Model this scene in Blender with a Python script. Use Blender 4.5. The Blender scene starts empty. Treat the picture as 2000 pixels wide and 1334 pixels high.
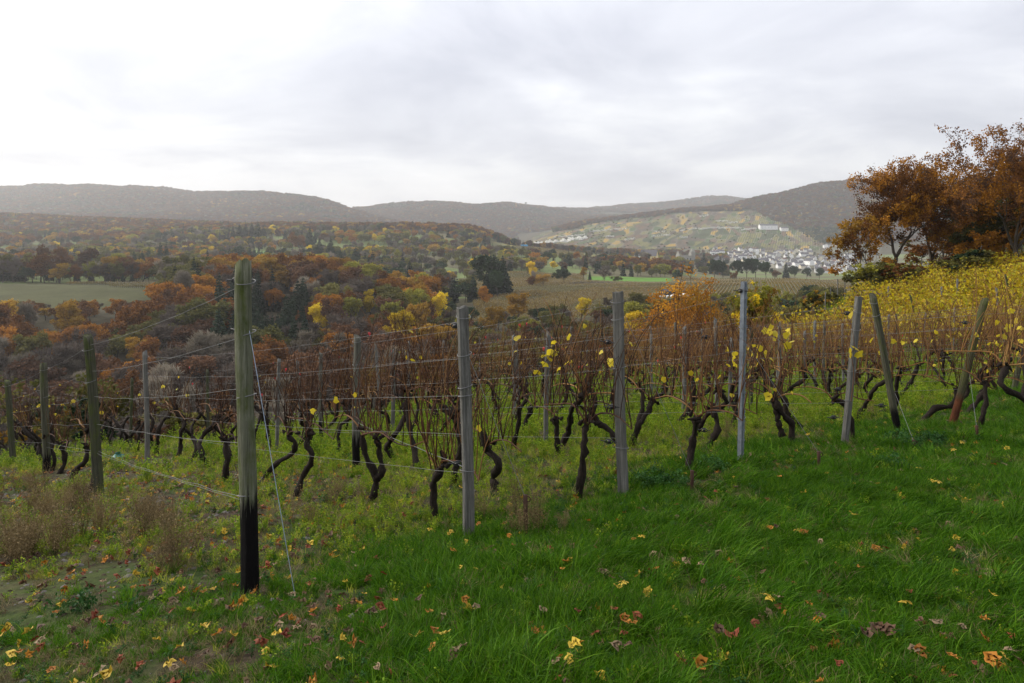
import bpy, math, random
import numpy as np
from mathutils import Vector, Matrix

# ------------------------------------------------------------------ camera, sky, sun, exposure
sc = bpy.context.scene
COL = sc.collection
F, HZ, CX = 1333.0, 440.0, 1000.0            # focal length and horizon in photograph pixels
cam_d = bpy.data.cameras.new('camera'); cam = bpy.data.objects.new('camera', cam_d); COL.objects.link(cam)
cam_d.lens = 24.0; cam_d.sensor_width = 36.0; cam_d.shift_y = -227.0/2000.0
cam_d.clip_start = 0.05; cam_d.clip_end = 40000
cam.location = (0, 0, 0); cam.rotation_euler = (math.radians(90), 0, 0)
sc.camera = cam

SUN_EL, SUN_AZ = math.radians(31), math.radians(-72)     # azimuth from +Y towards +X
SUN_DIR = Vector((math.sin(SUN_AZ)*math.cos(SUN_EL), math.cos(SUN_AZ)*math.cos(SUN_EL), math.sin(SUN_EL)))
world = bpy.data.worlds.new('World'); sc.world = world; world.use_nodes = True

def build_world():
    t = world.node_tree; t.nodes.clear(); L = t.links
    def nd(ty, **k):
        n = t.nodes.new(ty)
        for a, b in k.items(): setattr(n, a, b)
        return n
    def math_(op, a, b=None, clamp=False):
        n = nd('ShaderNodeMath', operation=op, use_clamp=clamp)
        for i, v in enumerate((a, b)):
            if v is None: continue
            if isinstance(v, (int, float)): n.inputs[i].default_value = v
            else: L.new(v, n.inputs[i])
        return n.outputs[0]
    tc = nd('ShaderNodeTexCoord'); sep = nd('ShaderNodeSeparateXYZ'); L.new(tc.outputs['Generated'], sep.inputs[0])
    z = math_('ADD', math_('ABSOLUTE', sep.outputs[2]), 0.20)
    px = math_('DIVIDE', sep.outputs[0], z); py = math_('DIVIDE', sep.outputs[1], z)
    cmb = nd('ShaderNodeCombineXYZ'); L.new(px, cmb.inputs[0]); L.new(py, cmb.inputs[1]); cmb.inputs[2].default_value = 3.7
    n1 = nd('ShaderNodeTexNoise'); n1.inputs['Scale'].default_value = 1.15; n1.inputs['Detail'].default_value = 8; n1.inputs['Roughness'].default_value = 0.58
    n1.inputs['Distortion'].default_value = 0.35
    L.new(cmb.outputs[0], n1.inputs['Vector'])
    n2 = nd('ShaderNodeTexNoise'); n2.inputs['Scale'].default_value = 0.33; n2.inputs['Detail'].default_value = 3
    L.new(cmb.outputs[0], n2.inputs['Vector'])
    f = math_('ADD', math_('MULTIPLY', n1.outputs[0], 0.70), math_('MULTIPLY', n2.outputs[0], 0.32))
    dot = nd('ShaderNodeVectorMath', operation='DOT_PRODUCT'); L.new(tc.outputs['Generated'], dot.inputs[0]); dot.inputs[1].default_value = SUN_DIR
    near = math_('POWER', math_('MAXIMUM', math_('MULTIPLY_ADD', dot.outputs['Value'], 0.5), 0.0), 2.0)
    nn = near.node.inputs[0].links[0].from_node.inputs[0].links[0].from_node; nn.inputs[2].default_value = 0.5
    f2 = math_('ADD', f, math_('MULTIPLY', math_('SUBTRACT', near, 0.55), 0.24))
    ramp = nd('ShaderNodeValToRGB'); r = ramp.color_ramp
    r.elements[0].position = 0.32; r.elements[0].color = (0.36, 0.37, 0.415, 1)
    r.elements[1].position = 0.66; r.elements[1].color = (0.62, 0.62, 0.625, 1)
    e = r.elements.new(0.45); e.color = (0.455, 0.463, 0.50, 1)
    e = r.elements.new(0.54); e.color = (0.55, 0.555, 0.572, 1)
    L.new(f2, ramp.inputs[0])
    sky = nd('ShaderNodeTexSky'); sky.sky_type = 'NISHITA'; sky.sun_disc = False
    sky.sun_elevation = SUN_EL; sky.sun_rotation = SUN_AZ; sky.altitude = 200; sky.dust_density = 3
    skm = nd('ShaderNodeMix', data_type='RGBA', blend_type='MULTIPLY'); skm.inputs[0].default_value = 1
    L.new(sky.outputs[0], skm.inputs[6]); skm.inputs[7].default_value = (0.1, 0.1, 0.1, 1)
    mx = nd('ShaderNodeMix', data_type='RGBA'); mx.inputs[0].default_value = 0.93
    L.new(skm.outputs[2], mx.inputs[6]); L.new(ramp.outputs[0], mx.inputs[7])
    # an overcast sky is brighter overhead than at the horizon
    lum = nd('ShaderNodeMath', operation='MULTIPLY_ADD'); L.new(math_('MAXIMUM', sep.outputs[2], 0.0), lum.inputs[0]); lum.inputs[1].default_value = 0.9; lum.inputs[2].default_value = 0.80
    bg = nd('ShaderNodeBackground'); L.new(lum.outputs[0], bg.inputs[1]); L.new(mx.outputs[2], bg.inputs[0])
    out = nd('ShaderNodeOutputWorld'); L.new(bg.outputs[0], out.inputs[0])
build_world()

sun_d = bpy.data.lights.new('sun', 'SUN'); sun_d.energy = 1.5; sun_d.angle = math.radians(10); sun_d.color = (1.0, 0.93, 0.82)
sun = bpy.data.objects.new('sun', sun_d); COL.objects.link(sun)
sun.rotation_euler = (-SUN_DIR).to_track_quat('-Z', 'Y').to_euler()
vs = sc.view_settings; vs.view_transform = 'Standard'; vs.look = 'None'; vs.exposure = 1.0; vs.gamma = 1.0; vs.use_curve_mapping = False
cy = sc.cycles
cy.use_denoising = True; cy.max_bounces = 7; cy.diffuse_bounces = 3; cy.glossy_bounces = 2; cy.transmission_bounces = 3
cy.volume_bounces = 2; cy.transparent_max_bounces = 4; cy.caustics_reflective = False; cy.caustics_refractive = False

# ------------------------------------------------------------------ helpers
R = np.random.default_rng(7)
rnd = random.Random(11)

def ordinal(n):
    suf = 'th' if 10 <= n % 100 <= 20 else {1: 'st', 2: 'nd', 3: 'rd'}.get(n % 10, 'th')
    return '%d%s' % (n, suf)

class MB:
    """collects vertices and faces of one mesh"""
    def __init__(s): s.V = []; s.F = []; s.M = []; s.n = 0
    def add(s, V, Fc, m=0):
        V = np.asarray(V, float).reshape(-1, 3); Fc = np.asarray(Fc, int)
        s.V.append(V); s.F.append(Fc + s.n); s.M.append(np.full(len(Fc), m)); s.n += len(V)
    def tube(s, P, r, sides=6, m=0, caps=False):
        P = np.asarray(P, float); n = len(P); r = np.broadcast_to(np.asarray(r, float), (n,))
        T = np.gradient(P, axis=0); T /= np.linalg.norm(T, axis=1, keepdims=True) + 1e-9
        ref = np.array([0.31, 0.22, 0.92]) if abs(T[:, 2]).mean() < .8 else np.array([0.97, 0.2, 0.1])
        A = np.cross(T, ref); A /= np.linalg.norm(A, axis=1, keepdims=True) + 1e-9; B = np.cross(T, A)
        a = np.linspace(0, 2*np.pi, sides, endpoint=False)
        V = P[:, None, :] + r[:, None, None]*(np.cos(a)[None, :, None]*A[:, None, :] + np.sin(a)[None, :, None]*B[:, None, :])
        i = np.arange(n-1)[:, None]*sides; j = np.arange(sides)[None, :]; k = (j+1) % sides
        Fq = np.stack([i+j, i+k, i+sides+k, i+sides+j], -1).reshape(-1, 4)
        s.add(V.reshape(-1, 3), Fq, m)
        if caps:
            b = s.n - n*sides
            for ring, c in ((0, P[0]), (n-1, P[-1])):
                idx = [(b + ring*sides + q) for q in range(sides)]
                s.add([c], np.zeros((0, 3), int)); ci = s.n-1
                s.F.append(np.array([[idx[q], idx[(q+1) % sides], ci] for q in range(sides)])); s.M.append(np.full(sides, m))
    def box(s, c, d, m=0, rot=None):
        q = np.array([[x, y, z] for x in (-.5, .5) for y in (-.5, .5) for z in (-.5, .5)])*np.asarray(d, float)
        if rot is not None: q = q @ np.array(rot).T
        s.add(q+np.asarray(c, float), [[0, 1, 3, 2], [4, 6, 7, 5], [0, 4, 5, 1], [2, 3, 7, 6], [0, 2, 6, 4], [1, 5, 7, 3]], m)
    def cards(s, C, size, rng, m=0, up=0.0, aspect=1.0, shape='leaf'):
        """one small leaf-shaped face per centre, turned at random"""
        C = np.asarray(C, float).reshape(-1, 3); n = len(C)
        N = rng.normal(size=(n, 3)); N[:, 2] += up; N /= np.linalg.norm(N, axis=1, keepdims=True)+1e-9
        T = rng.normal(size=(n, 3)); A = np.cross(N, T); A /= np.linalg.norm(A, axis=1, keepdims=True)+1e-9; B = np.cross(N, A)
        sz = np.broadcast_to(size, (n,))*rng.uniform(.65, 1.35, n)
        a = (A*sz[:, None]*.5*aspect); b = B*sz[:, None]*.5
        V = np.stack([C-b, C+a*.9-b*.1+N*sz[:, None]*.12, C+b, C-a*.9-b*.1+N*sz[:, None]*.12], 1)
        s.add(V.reshape(-1, 3), np.arange(n*4).reshape(-1, 4), m)
    def mesh(s, name, mats, smooth=True):
        me = bpy.data.meshes.new(name)
        V = np.concatenate(s.V); cnt = np.concatenate([np.full(len(f), f.shape[1]) for f in s.F if len(f)])
        lp = np.concatenate([f.ravel() for f in s.F if len(f)]); mi = np.concatenate([m for f, m in zip(s.F, s.M) if len(f)])
        me.vertices.add(len(V)); me.vertices.foreach_set('co', V.ravel().astype(np.float32))
        me.loops.add(len(lp)); me.loops.foreach_set('vertex_index', lp.astype(np.int32))
        me.polygons.add(len(cnt)); st = np.concatenate([[0], np.cumsum(cnt)[:-1]])
        me.polygons.foreach_set('loop_start', st.astype(np.int32))
        me.polygons.foreach_set('material_index', mi.astype(np.int32))
        me.polygons.foreach_set('use_smooth', np.full(len(cnt), bool(smooth)))
        for m in (mats if isinstance(mats, (list, tuple)) else [mats]): me.materials.append(m)
        me.update(calc_edges=True)
        return me

def ob(name, data, parent=None, loc=None, rot=None, scale=None, link=True):
    o = bpy.data.objects.new(name, data)
    if link: COL.objects.link(o)
    if parent is not None: o.parent = parent
    if loc is not None: o.location = loc
    if rot is not None: o.rotation_euler = rot
    if scale is not None: o.scale = scale if hasattr(scale, '__len__') else (scale,)*3
    return o
def tag(o, label=None, cat=None, group=None, kind=None):
    if label: o['label'] = label
    if cat: o['category'] = cat
    if group: o['group'] = group
    if kind: o['kind'] = kind
    return o

# ---- numpy value noise
def _hash(ix, iy, seed):
    h = (ix*374761393 + iy*668265263 + seed*1442695040) & 0x7fffffff
    h = ((h ^ (h >> 13))*1274126177) & 0x7fffffff
    return ((h ^ (h >> 16)) & 0xffff)/65535.0
def vnoise(x, y, seed=0):
    x = np.asarray(x, float); y = np.asarray(y, float)
    ix = np.floor(x).astype(np.int64); iy = np.floor(y).astype(np.int64); fx = x-ix; fy = y-iy
    fx = fx*fx*(3-2*fx); fy = fy*fy*(3-2*fy)
    a = _hash(ix, iy, seed); b = _hash(ix+1, iy, seed); c = _hash(ix, iy+1, seed); d = _hash(ix+1, iy+1, seed)
    return (a*(1-fx)+b*fx)*(1-fy)+(c*(1-fx)+d*fx)*fy
def fbm(x, y, seed=0, o=4):
    s = 0; a = .5
    for k in range(o):
        s = s+a*vnoise(x*2**k, y*2**k, seed+k*17); a *= .5
    return s

# ------------------------------------------------------------------ materials
def new_mat(name):
    m = bpy.data.materials.new(name); m.use_nodes = True; m.node_tree.nodes.clear(); return m
class G:
    def __init__(s, m): s.t = m.node_tree
    def n(s, ty, ins=None, **k):
        nd = s.t.nodes.new(ty)
        for a, b in k.items(): setattr(nd, a, b)
        for a, b in (ins or {}).items():
            if isinstance(b, bpy.types.NodeSocket): s.t.links.new(b, nd.inputs[a])
            else: nd.inputs[a].default_value = b
        return nd
    def ramp(s, fac, stops):
        r = s.t.nodes.new('ShaderNodeValToRGB'); cr = r.color_ramp
        while len(cr.elements) < len(stops): cr.elements.new(.5)
        for e, (p, c) in zip(cr.elements, stops): e.position = p; e.color = (*c, 1)
        s.t.links.new(fac, r.inputs[0]); return r.outputs[0]
    def mix(s, fac, a, b, blend='MIX'):
        n = s.n('ShaderNodeMix', data_type='RGBA', blend_type=blend)
        for i, v in ((0, fac), (6, a), (7, b)):
            if isinstance(v, bpy.types.NodeSocket): s.t.links.new(v, n.inputs[i])
            elif i == 0: n.inputs[0].default_value = v
            else: n.inputs[i].default_value = (*v, 1)
        return n.outputs[2]
    def math(s, op, a, b=0.0, clamp=False):
        n = s.n('ShaderNodeMath', {0: a, 1: b}, operation=op, use_clamp=clamp); return n.outputs[0]
    def noise(s, vec, scale, detail=4, rough=.55, dist=0.0):
        n = s.n('ShaderNodeTexNoise', {'Scale': scale, 'Detail': detail, 'Roughness': rough, 'Distortion': dist})
        if vec is not None: s.t.links.new(vec, n.inputs['Vector'])
        return n.outputs[0]
    def coord(s, w='Object', scale=None):
        o = s.n('ShaderNodeTexCoord').outputs[w]
        if scale is not None: o = s.n('ShaderNodeMapping', {'Vector': o, 'Scale': scale}).outputs[0]
        return o
    def pos(s, scale=None, rotz=0.0):
        o = s.n('ShaderNodeNewGeometry').outputs['Position']
        if scale is not None or rotz: o = s.n('ShaderNodeMapping', {'Vector': o, 'Scale': scale or (1, 1, 1), 'Rotation': (0, 0, rotz)}).outputs[0]
        return o
    def out(s, sh, disp=None):
        o = s.n('ShaderNodeOutputMaterial', {'Surface': sh})
    def principled(s, col, rough=.8, spec=.3, bump=None, bs=.3, bd=.01, metal=0.0):
        k = {'Roughness': rough, 'Specular IOR Level': spec, 'Metallic': metal}
        k['Base Color'] = col if isinstance(col, bpy.types.NodeSocket) else (*col, 1)
        if bump is not None:
            k['Normal'] = s.n('ShaderNodeBump', {'Height': bump, 'Strength': bs, 'Distance': bd}).outputs[0]
        return s.n('ShaderNodeBsdfPrincipled', k).outputs[0]

def leaf_mat(name, cols, transl=.35, rough=.55, spec=.25, objvar=.35):
    """leaf colours vary by leaf (island) and by plant (object)"""
    m = new_mat(name); g = G(m)
    isl = g.n('ShaderNodeNewGeometry').outputs['Random Per Island']
    rn = g.n('ShaderNodeObjectInfo').outputs['Random']
    fac = g.math('ADD', g.math('MULTIPLY', isl, 1-objvar), g.math('MULTIPLY', rn, objvar))
    k = len(cols); col = g.ramp(fac, [(0.12+.76*i/(k-1), c) for i, c in enumerate(cols)])
    val = g.math('ADD', g.math('MULTIPLY', g.math('FRACT', g.math('MULTIPLY', rn, 7.31)), .5), .75)
    hsv = g.n('ShaderNodeHueSaturation', {'Color': col, 'Value': val}).outputs[0]
    p = g.principled(hsv, rough, spec)
    tr = g.n('ShaderNodeBsdfTranslucent', {'Color': hsv}).outputs[0]
    g.out(g.n('ShaderNodeMixShader', {0: transl, 1: p, 2: tr}).outputs[0]); return m

def bark_mat(name, c1, c2, scale=(9, 9, 2)):
    m = new_mat(name); g = G(m); v = g.coord('Object', scale)
    n = g.noise(v, 3, 5, .65); col = g.ramp(n, [(.3, c1), (.7, c2)])
    g.out(g.principled(col, .9, .15, n, .6, .02)); return m

def plain_mat(name, c, rough=.7, spec=.3, metal=0.0, var=.15, scale=6):
    m = new_mat(name); g = G(m); n = g.noise(g.coord('Object'), scale, 4)
    col = g.mix(n, tuple(x*(1-var) for x in c), tuple(min(1, x*(1+var)) for x in c))
    g.out(g.principled(col, rough, spec, None, metal=metal)); return m

TREE_COL = {
 'rust':   [(.095, .042, .016), (.16, .066, .018), (.23, .10, .024)],
 'russet': [(.075, .043, .028), (.115, .058, .032), (.16, .08, .038)],
 'orange': [(.19, .075, .012), (.31, .13, .016), (.40, .19, .024)],
 'gold':   [(.21, .115, .016), (.32, .18, .022), (.40, .25, .03)],
 'yellow': [(.46, .31, .012), (.62, .45, .018), (.74, .57, .03)],
 'lime':   [(.15, .15, .022), (.23, .22, .03), (.33, .30, .04)],
 'olive':  [(.075, .078, .024), (.12, .115, .03), (.175, .155, .042)],
 'bare':   [(.075, .06, .048), (.11, .086, .068), (.15, .118, .095)],
 'silver': [(.14, .12, .09), (.19, .165, .125), (.25, .215, .16)],
 'conifer':[(.012, .022, .014), (.02, .035, .02), (.03, .05, .028)],
 'pine':   [(.018, .034, .016), (.028, .05, .022), (.042, .068, .03)],
}
TREE_COL['amber'] = [(.26, .10, .012), (.40, .18, .018), (.50, .27, .03)]
TMAT = {k: leaf_mat('foliage_'+k, v, .3 if k not in ('conifer', 'pine', 'bare') else .1, .7, .06, .45) for k, v in TREE_COL.items()}
BARK = bark_mat('tree_bark', (.035, .028, .022), (.085, .07, .055))
BARK_PALE = bark_mat('pale_bark', (.07, .06, .05), (.15, .13, .10))
VINE_BARK = bark_mat('vine_bark', (.007, .005, .004), (.034, .025, .019), (40, 40, 9))
CANE = leaf_mat('vine_cane', [(.02, .010, .007), (.045, .020, .011), (.08, .035, .016), (.15, .078, .028)], 0.0, .6, .15, .35)
CANE_TAN = leaf_mat('vine_cane_tan', [(.06, .026, .012), (.12, .055, .02), (.19, .095, .03), (.25, .15, .05)], 0.0, .6, .15, .35)
VLEAF = leaf_mat('vine_leaf_yellow', [(.30, .20, .012), (.50, .36, .016), (.58, .46, .03), (.33, .32, .025)], .45, .45, .3, .15)
VLEAF_GOLD = leaf_mat('vine_leaf_gold', [(.10, .055, .010), (.36, .22, .008), (.52, .37, .010), (.27, .27, .014), (.48, .40, .014), (.58, .43, .014)], .4, .5, .25, .25)
GRASS = leaf_mat('grass_green', [(.016, .052, .002), (.032, .096, .003), (.06, .155, .005), (.105, .20, .011)], .4, .5, .1, .3)
GRASS_Y = leaf_mat('grass_yellowish', [(.12, .18, .012), (.22, .29, .02), (.33, .37, .035), (.42, .40, .08)], .4, .55, .1, .3)
GRASS_D = leaf_mat('grass_dry', [(.10, .07, .035), (.17, .125, .06), (.26, .20, .10), (.12, .13, .04)], .2, .6, .2, .3)
WEED = leaf_mat('weed_leaf', [(.07, .14, .008), (.13, .23, .012), (.23, .31, .018), (.34, .37, .03)], .4, .55, .1, .35)
NETTLE = leaf_mat('nettle_leaf', [(.018, .062, .012), (.03, .09, .018), (.055, .12, .026)], .3, .55, .12, .3)
DRYWEED = leaf_mat('dry_weed', [(.10, .07, .035), (.18, .13, .06), (.27, .20, .10)], .15, .8, .1, .3)
WIRE = plain_mat('wire_steel', (.16, .16, .16), .5, .5, .4, .35)
RUST = plain_mat('rusty_iron', (.055, .03, .02), .85, .2, .2, .4, 25)
WHITE = plain_mat('white_render', (.82, .81, .79), .85, .2, 0, .06, .3)
CREAM = plain_mat('cream_render', (.66, .60, .47), .85, .2, 0, .06, .3)
GREYW = plain_mat('grey_render', (.50, .49, .47), .85, .2, 0, .08, .3)
YELLOWW = plain_mat('yellow_render', (.62, .50, .24), .85, .2, 0, .06, .3)
SLATE = plain_mat('slate_roof', (.085, .08, .09), .7, .3, 0, .3, .8)
BROWNROOF = plain_mat('brown_roof', (.13, .075, .06), .8, .2, 0, .3, .8)
STONE = plain_mat('grey_stone', (.26, .25, .22), .9, .2, 0, .3, .5)
PALESTONE = plain_mat('pale_stone', (.56, .54, .48), .9, .2, 0, .25, .2)
GLASS = plain_mat('window_glass', (.03, .035, .04), .15, .5, 0, .1)
BLACKPL = plain_mat('black_plastic', (.012, .012, .014), .45, .5)
REDTAPE = plain_mat('red_tape', (.55, .02, .03), .5, .4)

# ------------------------------------------------------------------ terrain
GP = [  # ground points read off post feet and the grass: px, py, distance
 (485, 1160, 4.25), (915, 1055, 5.6), (1218, 970, 6.35), (1448, 905, 7.2), (1648, 870, 8.4), (1757, 850, 8.9), (1860, 830, 9.8), (205, 970, 8.8), (90, 925, 12.4), (25, 905, 15.5), (697, 920, 9.1),
 (1005, 828, 13.6), (1336, 822, 12.8), (1590, 775, 17), (1517, 778, 17.3), (1272, 775, 18), (1980, 775, 13.2), (1862, 705, 23), (1800, 695, 28), (1000, 1334, 2.35), (2000, 1334, 2.6), (0, 1334, 2.9), (0, 1100, 5),
 (1000, 1150, 4.0), (1500, 1150, 4.0), (2000, 1000, 5.4), (2000, 850, 9.0), (1760, 552, 66), (2000, 530, 58), (1650, 603, 55), (2000, 600, 36), (1700, 640, 40), (600, 858, 15), (250, 890, 14.4), (800, 820, 16), (1150, 745, 22)]
def tps_setup():
    X = [((p-CX)/F*d, d) for p, q, d in GP]+[(0, 0), (4, -4), (-4, -4), (25, 0), (-14, 2), (60, 30), (14, -12)]
    Z = [-(q-HZ)/F*d for p, q, d in GP]+[-1.55, -1.35, -2.0, -.3, -4.2, -1.0, -.9]
    X = np.array(X); Z = np.array(Z); n = len(X)
    def U(r2): return r2*np.log(r2+1e-9)
    K = U(((X[:, None]-X[None])**2).sum(-1))+np.eye(n)*6.0; Q = np.c_[np.ones(n), X]
    A = np.block([[K, Q], [Q.T, np.zeros((3, 3))]]); w = np.linalg.solve(A, np.r_[Z, 0, 0, 0])
    return X, w
TX, TW = tps_setup()
def hplane(x, y):
    z = TW[-3]+TW[-2]*x+TW[-1]*y
    for (a, b), w in zip(TX, TW[:-3]):
        r2 = (x-a)**2+(y-b)**2; z = z+w*r2*np.log(r2+1e-9)
    return z
BROW_X = np.array([-60, -14, -8, -4, 0, 6, 12, 20, 30, 45, 60, 90.])
BROW_Y = np.array([17, 16.5, 15.5, 17, 21, 27, 33, 43, 60, 84, 110, 150.])
RV, NV, P0 = np.array([-.63, .777]), np.array([.777, .63]), np.array([-.36, 5.6])
def brow(X): return np.interp(X, BROW_X, BROW_Y)
def hnear(X, Y):
    X = np.asarray(X, float); Y = np.asarray(Y, float)
    Xc = np.clip(X, -30, 70); Yc = np.clip(Y, -20, 75)
    z = hplane(Xc, Yc)
    q = np.maximum(Y-brow(X), 0)
    z = z - .62*(q-7*(1-np.exp(-q/7)))
    return z + (fbm(X*.55, Y*.55, 5, 3)-.44)*.16 + (fbm(X*2.3, Y*2.3, 9, 2)-.37)*.05
def zz(v): return ('z', v)
COLS = {
 -400: [(120, zz(-56)), (170, zz(-54)), (240, 720), (330, 594), (400, 556), (700, 515), (1000, 490), (1500, 455), (1800, 424), (2300, 450), (3000, 415), (3800, 366), (6000, 425), (9000, 425)],
 0:    [(120, zz(-56)), (170, zz(-54)), (240, 720), (330, 596), (400, 557), (440, 554), (700, 515), (1000, 490), (1500, 455), (1800, 422), (2300, 450), (3000, 415), (3800, 364), (6000, 425), (9000, 425)],
 250:  [(120, zz(-56)), (170, zz(-54)), (240, 715), (330, 596), (400, 558), (440, 556), (700, 518), (1000, 490), (1500, 450), (1800, 432), (2300, 450), (3000, 415), (3800, 364), (6000, 425), (9000, 425)],
 400:  [(120, zz(-56)), (170, zz(-54)), (240, 710), (330, 610), (420, 556), (520, 556), (700, 522), (1000, 488), (1500, 448), (1800, 440), (2300, 450), (3000, 415), (3700, 376), (6000, 425), (9000, 425)],
 520:  [(120, zz(-56)), (170, zz(-54)), (240, 715), (330, 605), (420, 545), (520, 562), (700, 525), (1000, 487), (1500, 446), (1800, 452), (2300, 455), (3000, 415), (3600, 369), (5000, 430), (9000, 425)],
 650:  [(120, zz(-56)), (170, zz(-54)), (240, 730), (330, 620), (420, 555), (520, 565), (700, 530), (1000, 490), (1450, 446), (1800, 456), (2300, 458), (3000, 420), (3400, 390), (5000, 435), (9000, 425)],
 760:  [(120, zz(-56)), (170, zz(-54)), (240, 740), (320, 650), (400, 580), (500, 575), (700, 535), (1000, 494), (1400, 447), (1800, 458), (2500, 462), (3100, 432), (3500, 440), (4200, 395), (6000, 430), (9000, 425)],
 850:  [(120, zz(-54)), (170, zz(-52)), (240, 735), (320, 665), (400, 610), (500, 578), (700, 540), (1000, 497), (1400, 446), (1800, 460), (2500, 470), (3300, 450), (4200, 390), (6000, 430), (9000, 425)],
 940:  [(120, zz(-52)), (170, zz(-50)), (240, 720), (320, 655), (400, 602), (500, 574), (700, 542), (1000, 500), (1400, 452), (1800, 475), (2500, 480), (3300, 462), (4200, 394), (6000, 430), (9000, 425)],
 1000: [(120, zz(-50)), (170, zz(-48)), (240, 705), (320, 645), (400, 602), (500, 570), (620, 548), (800, 522), (1000, 500), (1200, 480), (1400, 486), (2000, 492), (3000, 475), (4200, 398), (6000, 420), (9000, 425)],
 1060: [(120, zz(-48)), (170, zz(-46)), (240, 700), (320, 640), (400, 600), (500, 566), (620, 548), (800, 524), (1000, 503), (1200, 484), (1400, 490), (1800, 500), (2000, 480), (2400, 458), (2700, 452), (3300, 450), (4200, 410), (6000, 415), (9000, 425)],
 1150: [(120, zz(-46)), (170, zz(-44)), (240, 690), (330, 625), (400, 594), (500, 562), (620, 550), (800, 528), (1100, 502), (1300, 494), (1700, 500), (2000, 490), (2200, 466), (2600, 428), (3200, 436), (4200, 425), (5500, 409), (7000, 420), (9000, 425)],
 1300: [(120, zz(-42)), (170, zz(-40)), (240, 680), (330, 615), (400, 584), (500, 562), (620, 552), (800, 532), (1100, 515), (1400, 506), (1700, 500), (2000, 489), (2300, 455), (2700, 413), (3200, 428), (4200, 425), (5500, 398), (7000, 420), (9000, 425)],
 1400: [(120, zz(-36)), (170, zz(-38)), (240, 672), (330, 612), (400, 580), (500, 558), (700, 548), (1000, 538), (1300, 526), (1700, 503), (2000, 489), (2300, 455), (2700, 406), (3200, 425), (4200, 425), (5500, 381), (7000, 420), (9000, 425)],
 1500: [(120, zz(-28)), (170, zz(-35)), (240, 665), (330, 608), (400, 578), (500, 556), (700, 547), (1000, 542), (1300, 530), (1700, 508), (2000, 488), (2400, 446), (2800, 404), (3000, 380), (4000, 420), (5500, 395), (7000, 420), (9000, 425)],
 1600: [(120, zz(-22)), (170, zz(-30)), (240, 650), (330, 604), (400, 575), (500, 556), (700, 548), (1000, 544), (1300, 533), (1700, 508), (2000, 486), (2300, 462), (2700, 398), (3000, 355), (4000, 420), (9000, 425)],
 1700: [(120, zz(-14)), (170, zz(-24)), (240, 610), (330, 600), (400, 575), (700, 550), (1300, 533), (1700, 508), (2000, 480), (2300, 450), (2600, 395), (2900, 338), (4000, 420), (9000, 425)],
 1850: [(120, zz(-7)), (170, zz(-11)), (240, 540), (330, 560), (400, 570), (700, 550), (1300, 533), (1700, 508), (2000, 480), (2400, 420), (2800, 350), (4000, 420), (9000, 425)],
 2000: [(120, zz(0)), (170, zz(0)), (240, 470), (330, 520), (400, 560), (700, 550), (1300, 533), (1700, 508), (2000, 480), (2400, 420), (2750, 341), (4000, 420), (9000, 425)],
 2500: [(120, zz(8)), (170, zz(12)), (240, 420), (330, 440), (400, 480), (700, 520), (1300, 520), (1700, 500), (2000, 480), (2400, 420), (2750, 341), (4000, 420), (9000, 425)],
}
TPX = np.arange(-400, 2501, 5.0); LD0, LD1, NLD = math.log(55), math.log(9000), 420
TLD = np.linspace(LD0, LD1, NLD)
def build_table():
    rows = []
    ks = sorted(COLS)
    for k in ks:
        d = np.array([a for a, _ in COLS[k]], float)
        z = np.array([b[1] if isinstance(b, tuple) else -(b-HZ)/F*a for a, b in COLS[k]], float)
        rows.append(np.interp(TLD, np.log(d), z))
    rows = np.array(rows); T = np.array([np.interp(TPX, ks, rows[:, j]) for j in range(NLD)]).T
    for _ in range(3):
        P = np.pad(T, ((4, 4), (2, 2)), 'edge')
        T = sum(P[4+i:4+i+T.shape[0], 2:2+T.shape[1]] for i in (-4, -2, 0, 2, 4))/5
        P = np.pad(T, ((0, 0), (2, 2)), 'edge'); T = (P[:, :-4]+2*P[:, 1:-3]+3*P[:, 2:-2]+2*P[:, 3:-1]+P[:, 4:])/9
    return T
TAB = build_table()
def hfar(X, Y):
    px = np.clip(CX+F*X/np.maximum(Y, 1), TPX[0], TPX[-1]-.01); ld = np.clip(np.log(np.maximum(Y, 55)), LD0, LD1-1e-4)
    a = (px-TPX[0])/5; b = (ld-LD0)/(LD1-LD0)*(NLD-1); i = a.astype(int); j = b.astype(int); fa = a-i; fb = b-j
    z = (TAB[i, j]*(1-fa)+TAB[i+1, j]*fa)*(1-fb)+(TAB[i, j+1]*(1-fa)+TAB[i+1, j+1]*fa)*fb
    am = np.interp(Y, [100, 300, 800, 2500, 6000], [1.0, 2.0, 3.5, 14, 18])
    wl = np.interp(Y, [100, 800, 2500], [40, 90, 260])
    big = np.where(Y > 1500, 1.0, 0.0)
    n = (fbm(X/45, Y/45, 31, 3)-.44)*np.interp(Y, [100, 300, 800], [1.5, 2.5, 4])
    n = n + (fbm(X/260, Y/260, 77, 4)-.47)*np.interp(Y, [1200, 2500, 3500], [0, 30, 58])
    return z+n
def height(X, Y):
    X = np.asarray(X, float); Y = np.asarray(Y, float)
    w = np.clip((np.log(np.maximum(Y, 1))-math.log(60))/(math.log(115)-math.log(60)), 0, 1); w = w*w*(3-2*w)
    return hnear(X, Y)*(1-w)+hfar(X, Y)*w
def h1(x, y): return float(height(np.array([x]), np.array([y]))[0])
def at(px, d): x = (px-CX)/F*d; return Vector((x, d, h1(x, d)))
def ground_pt(px, py):
    u = (px-CX)/F; v = -(py-HZ)/F; d = np.arange(1.2, 60, .01)
    k = np.argmax(height(u*d, d) > v*d); return Vector((u*d[k], d[k], h1(u*d[k], d[k])))

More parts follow.
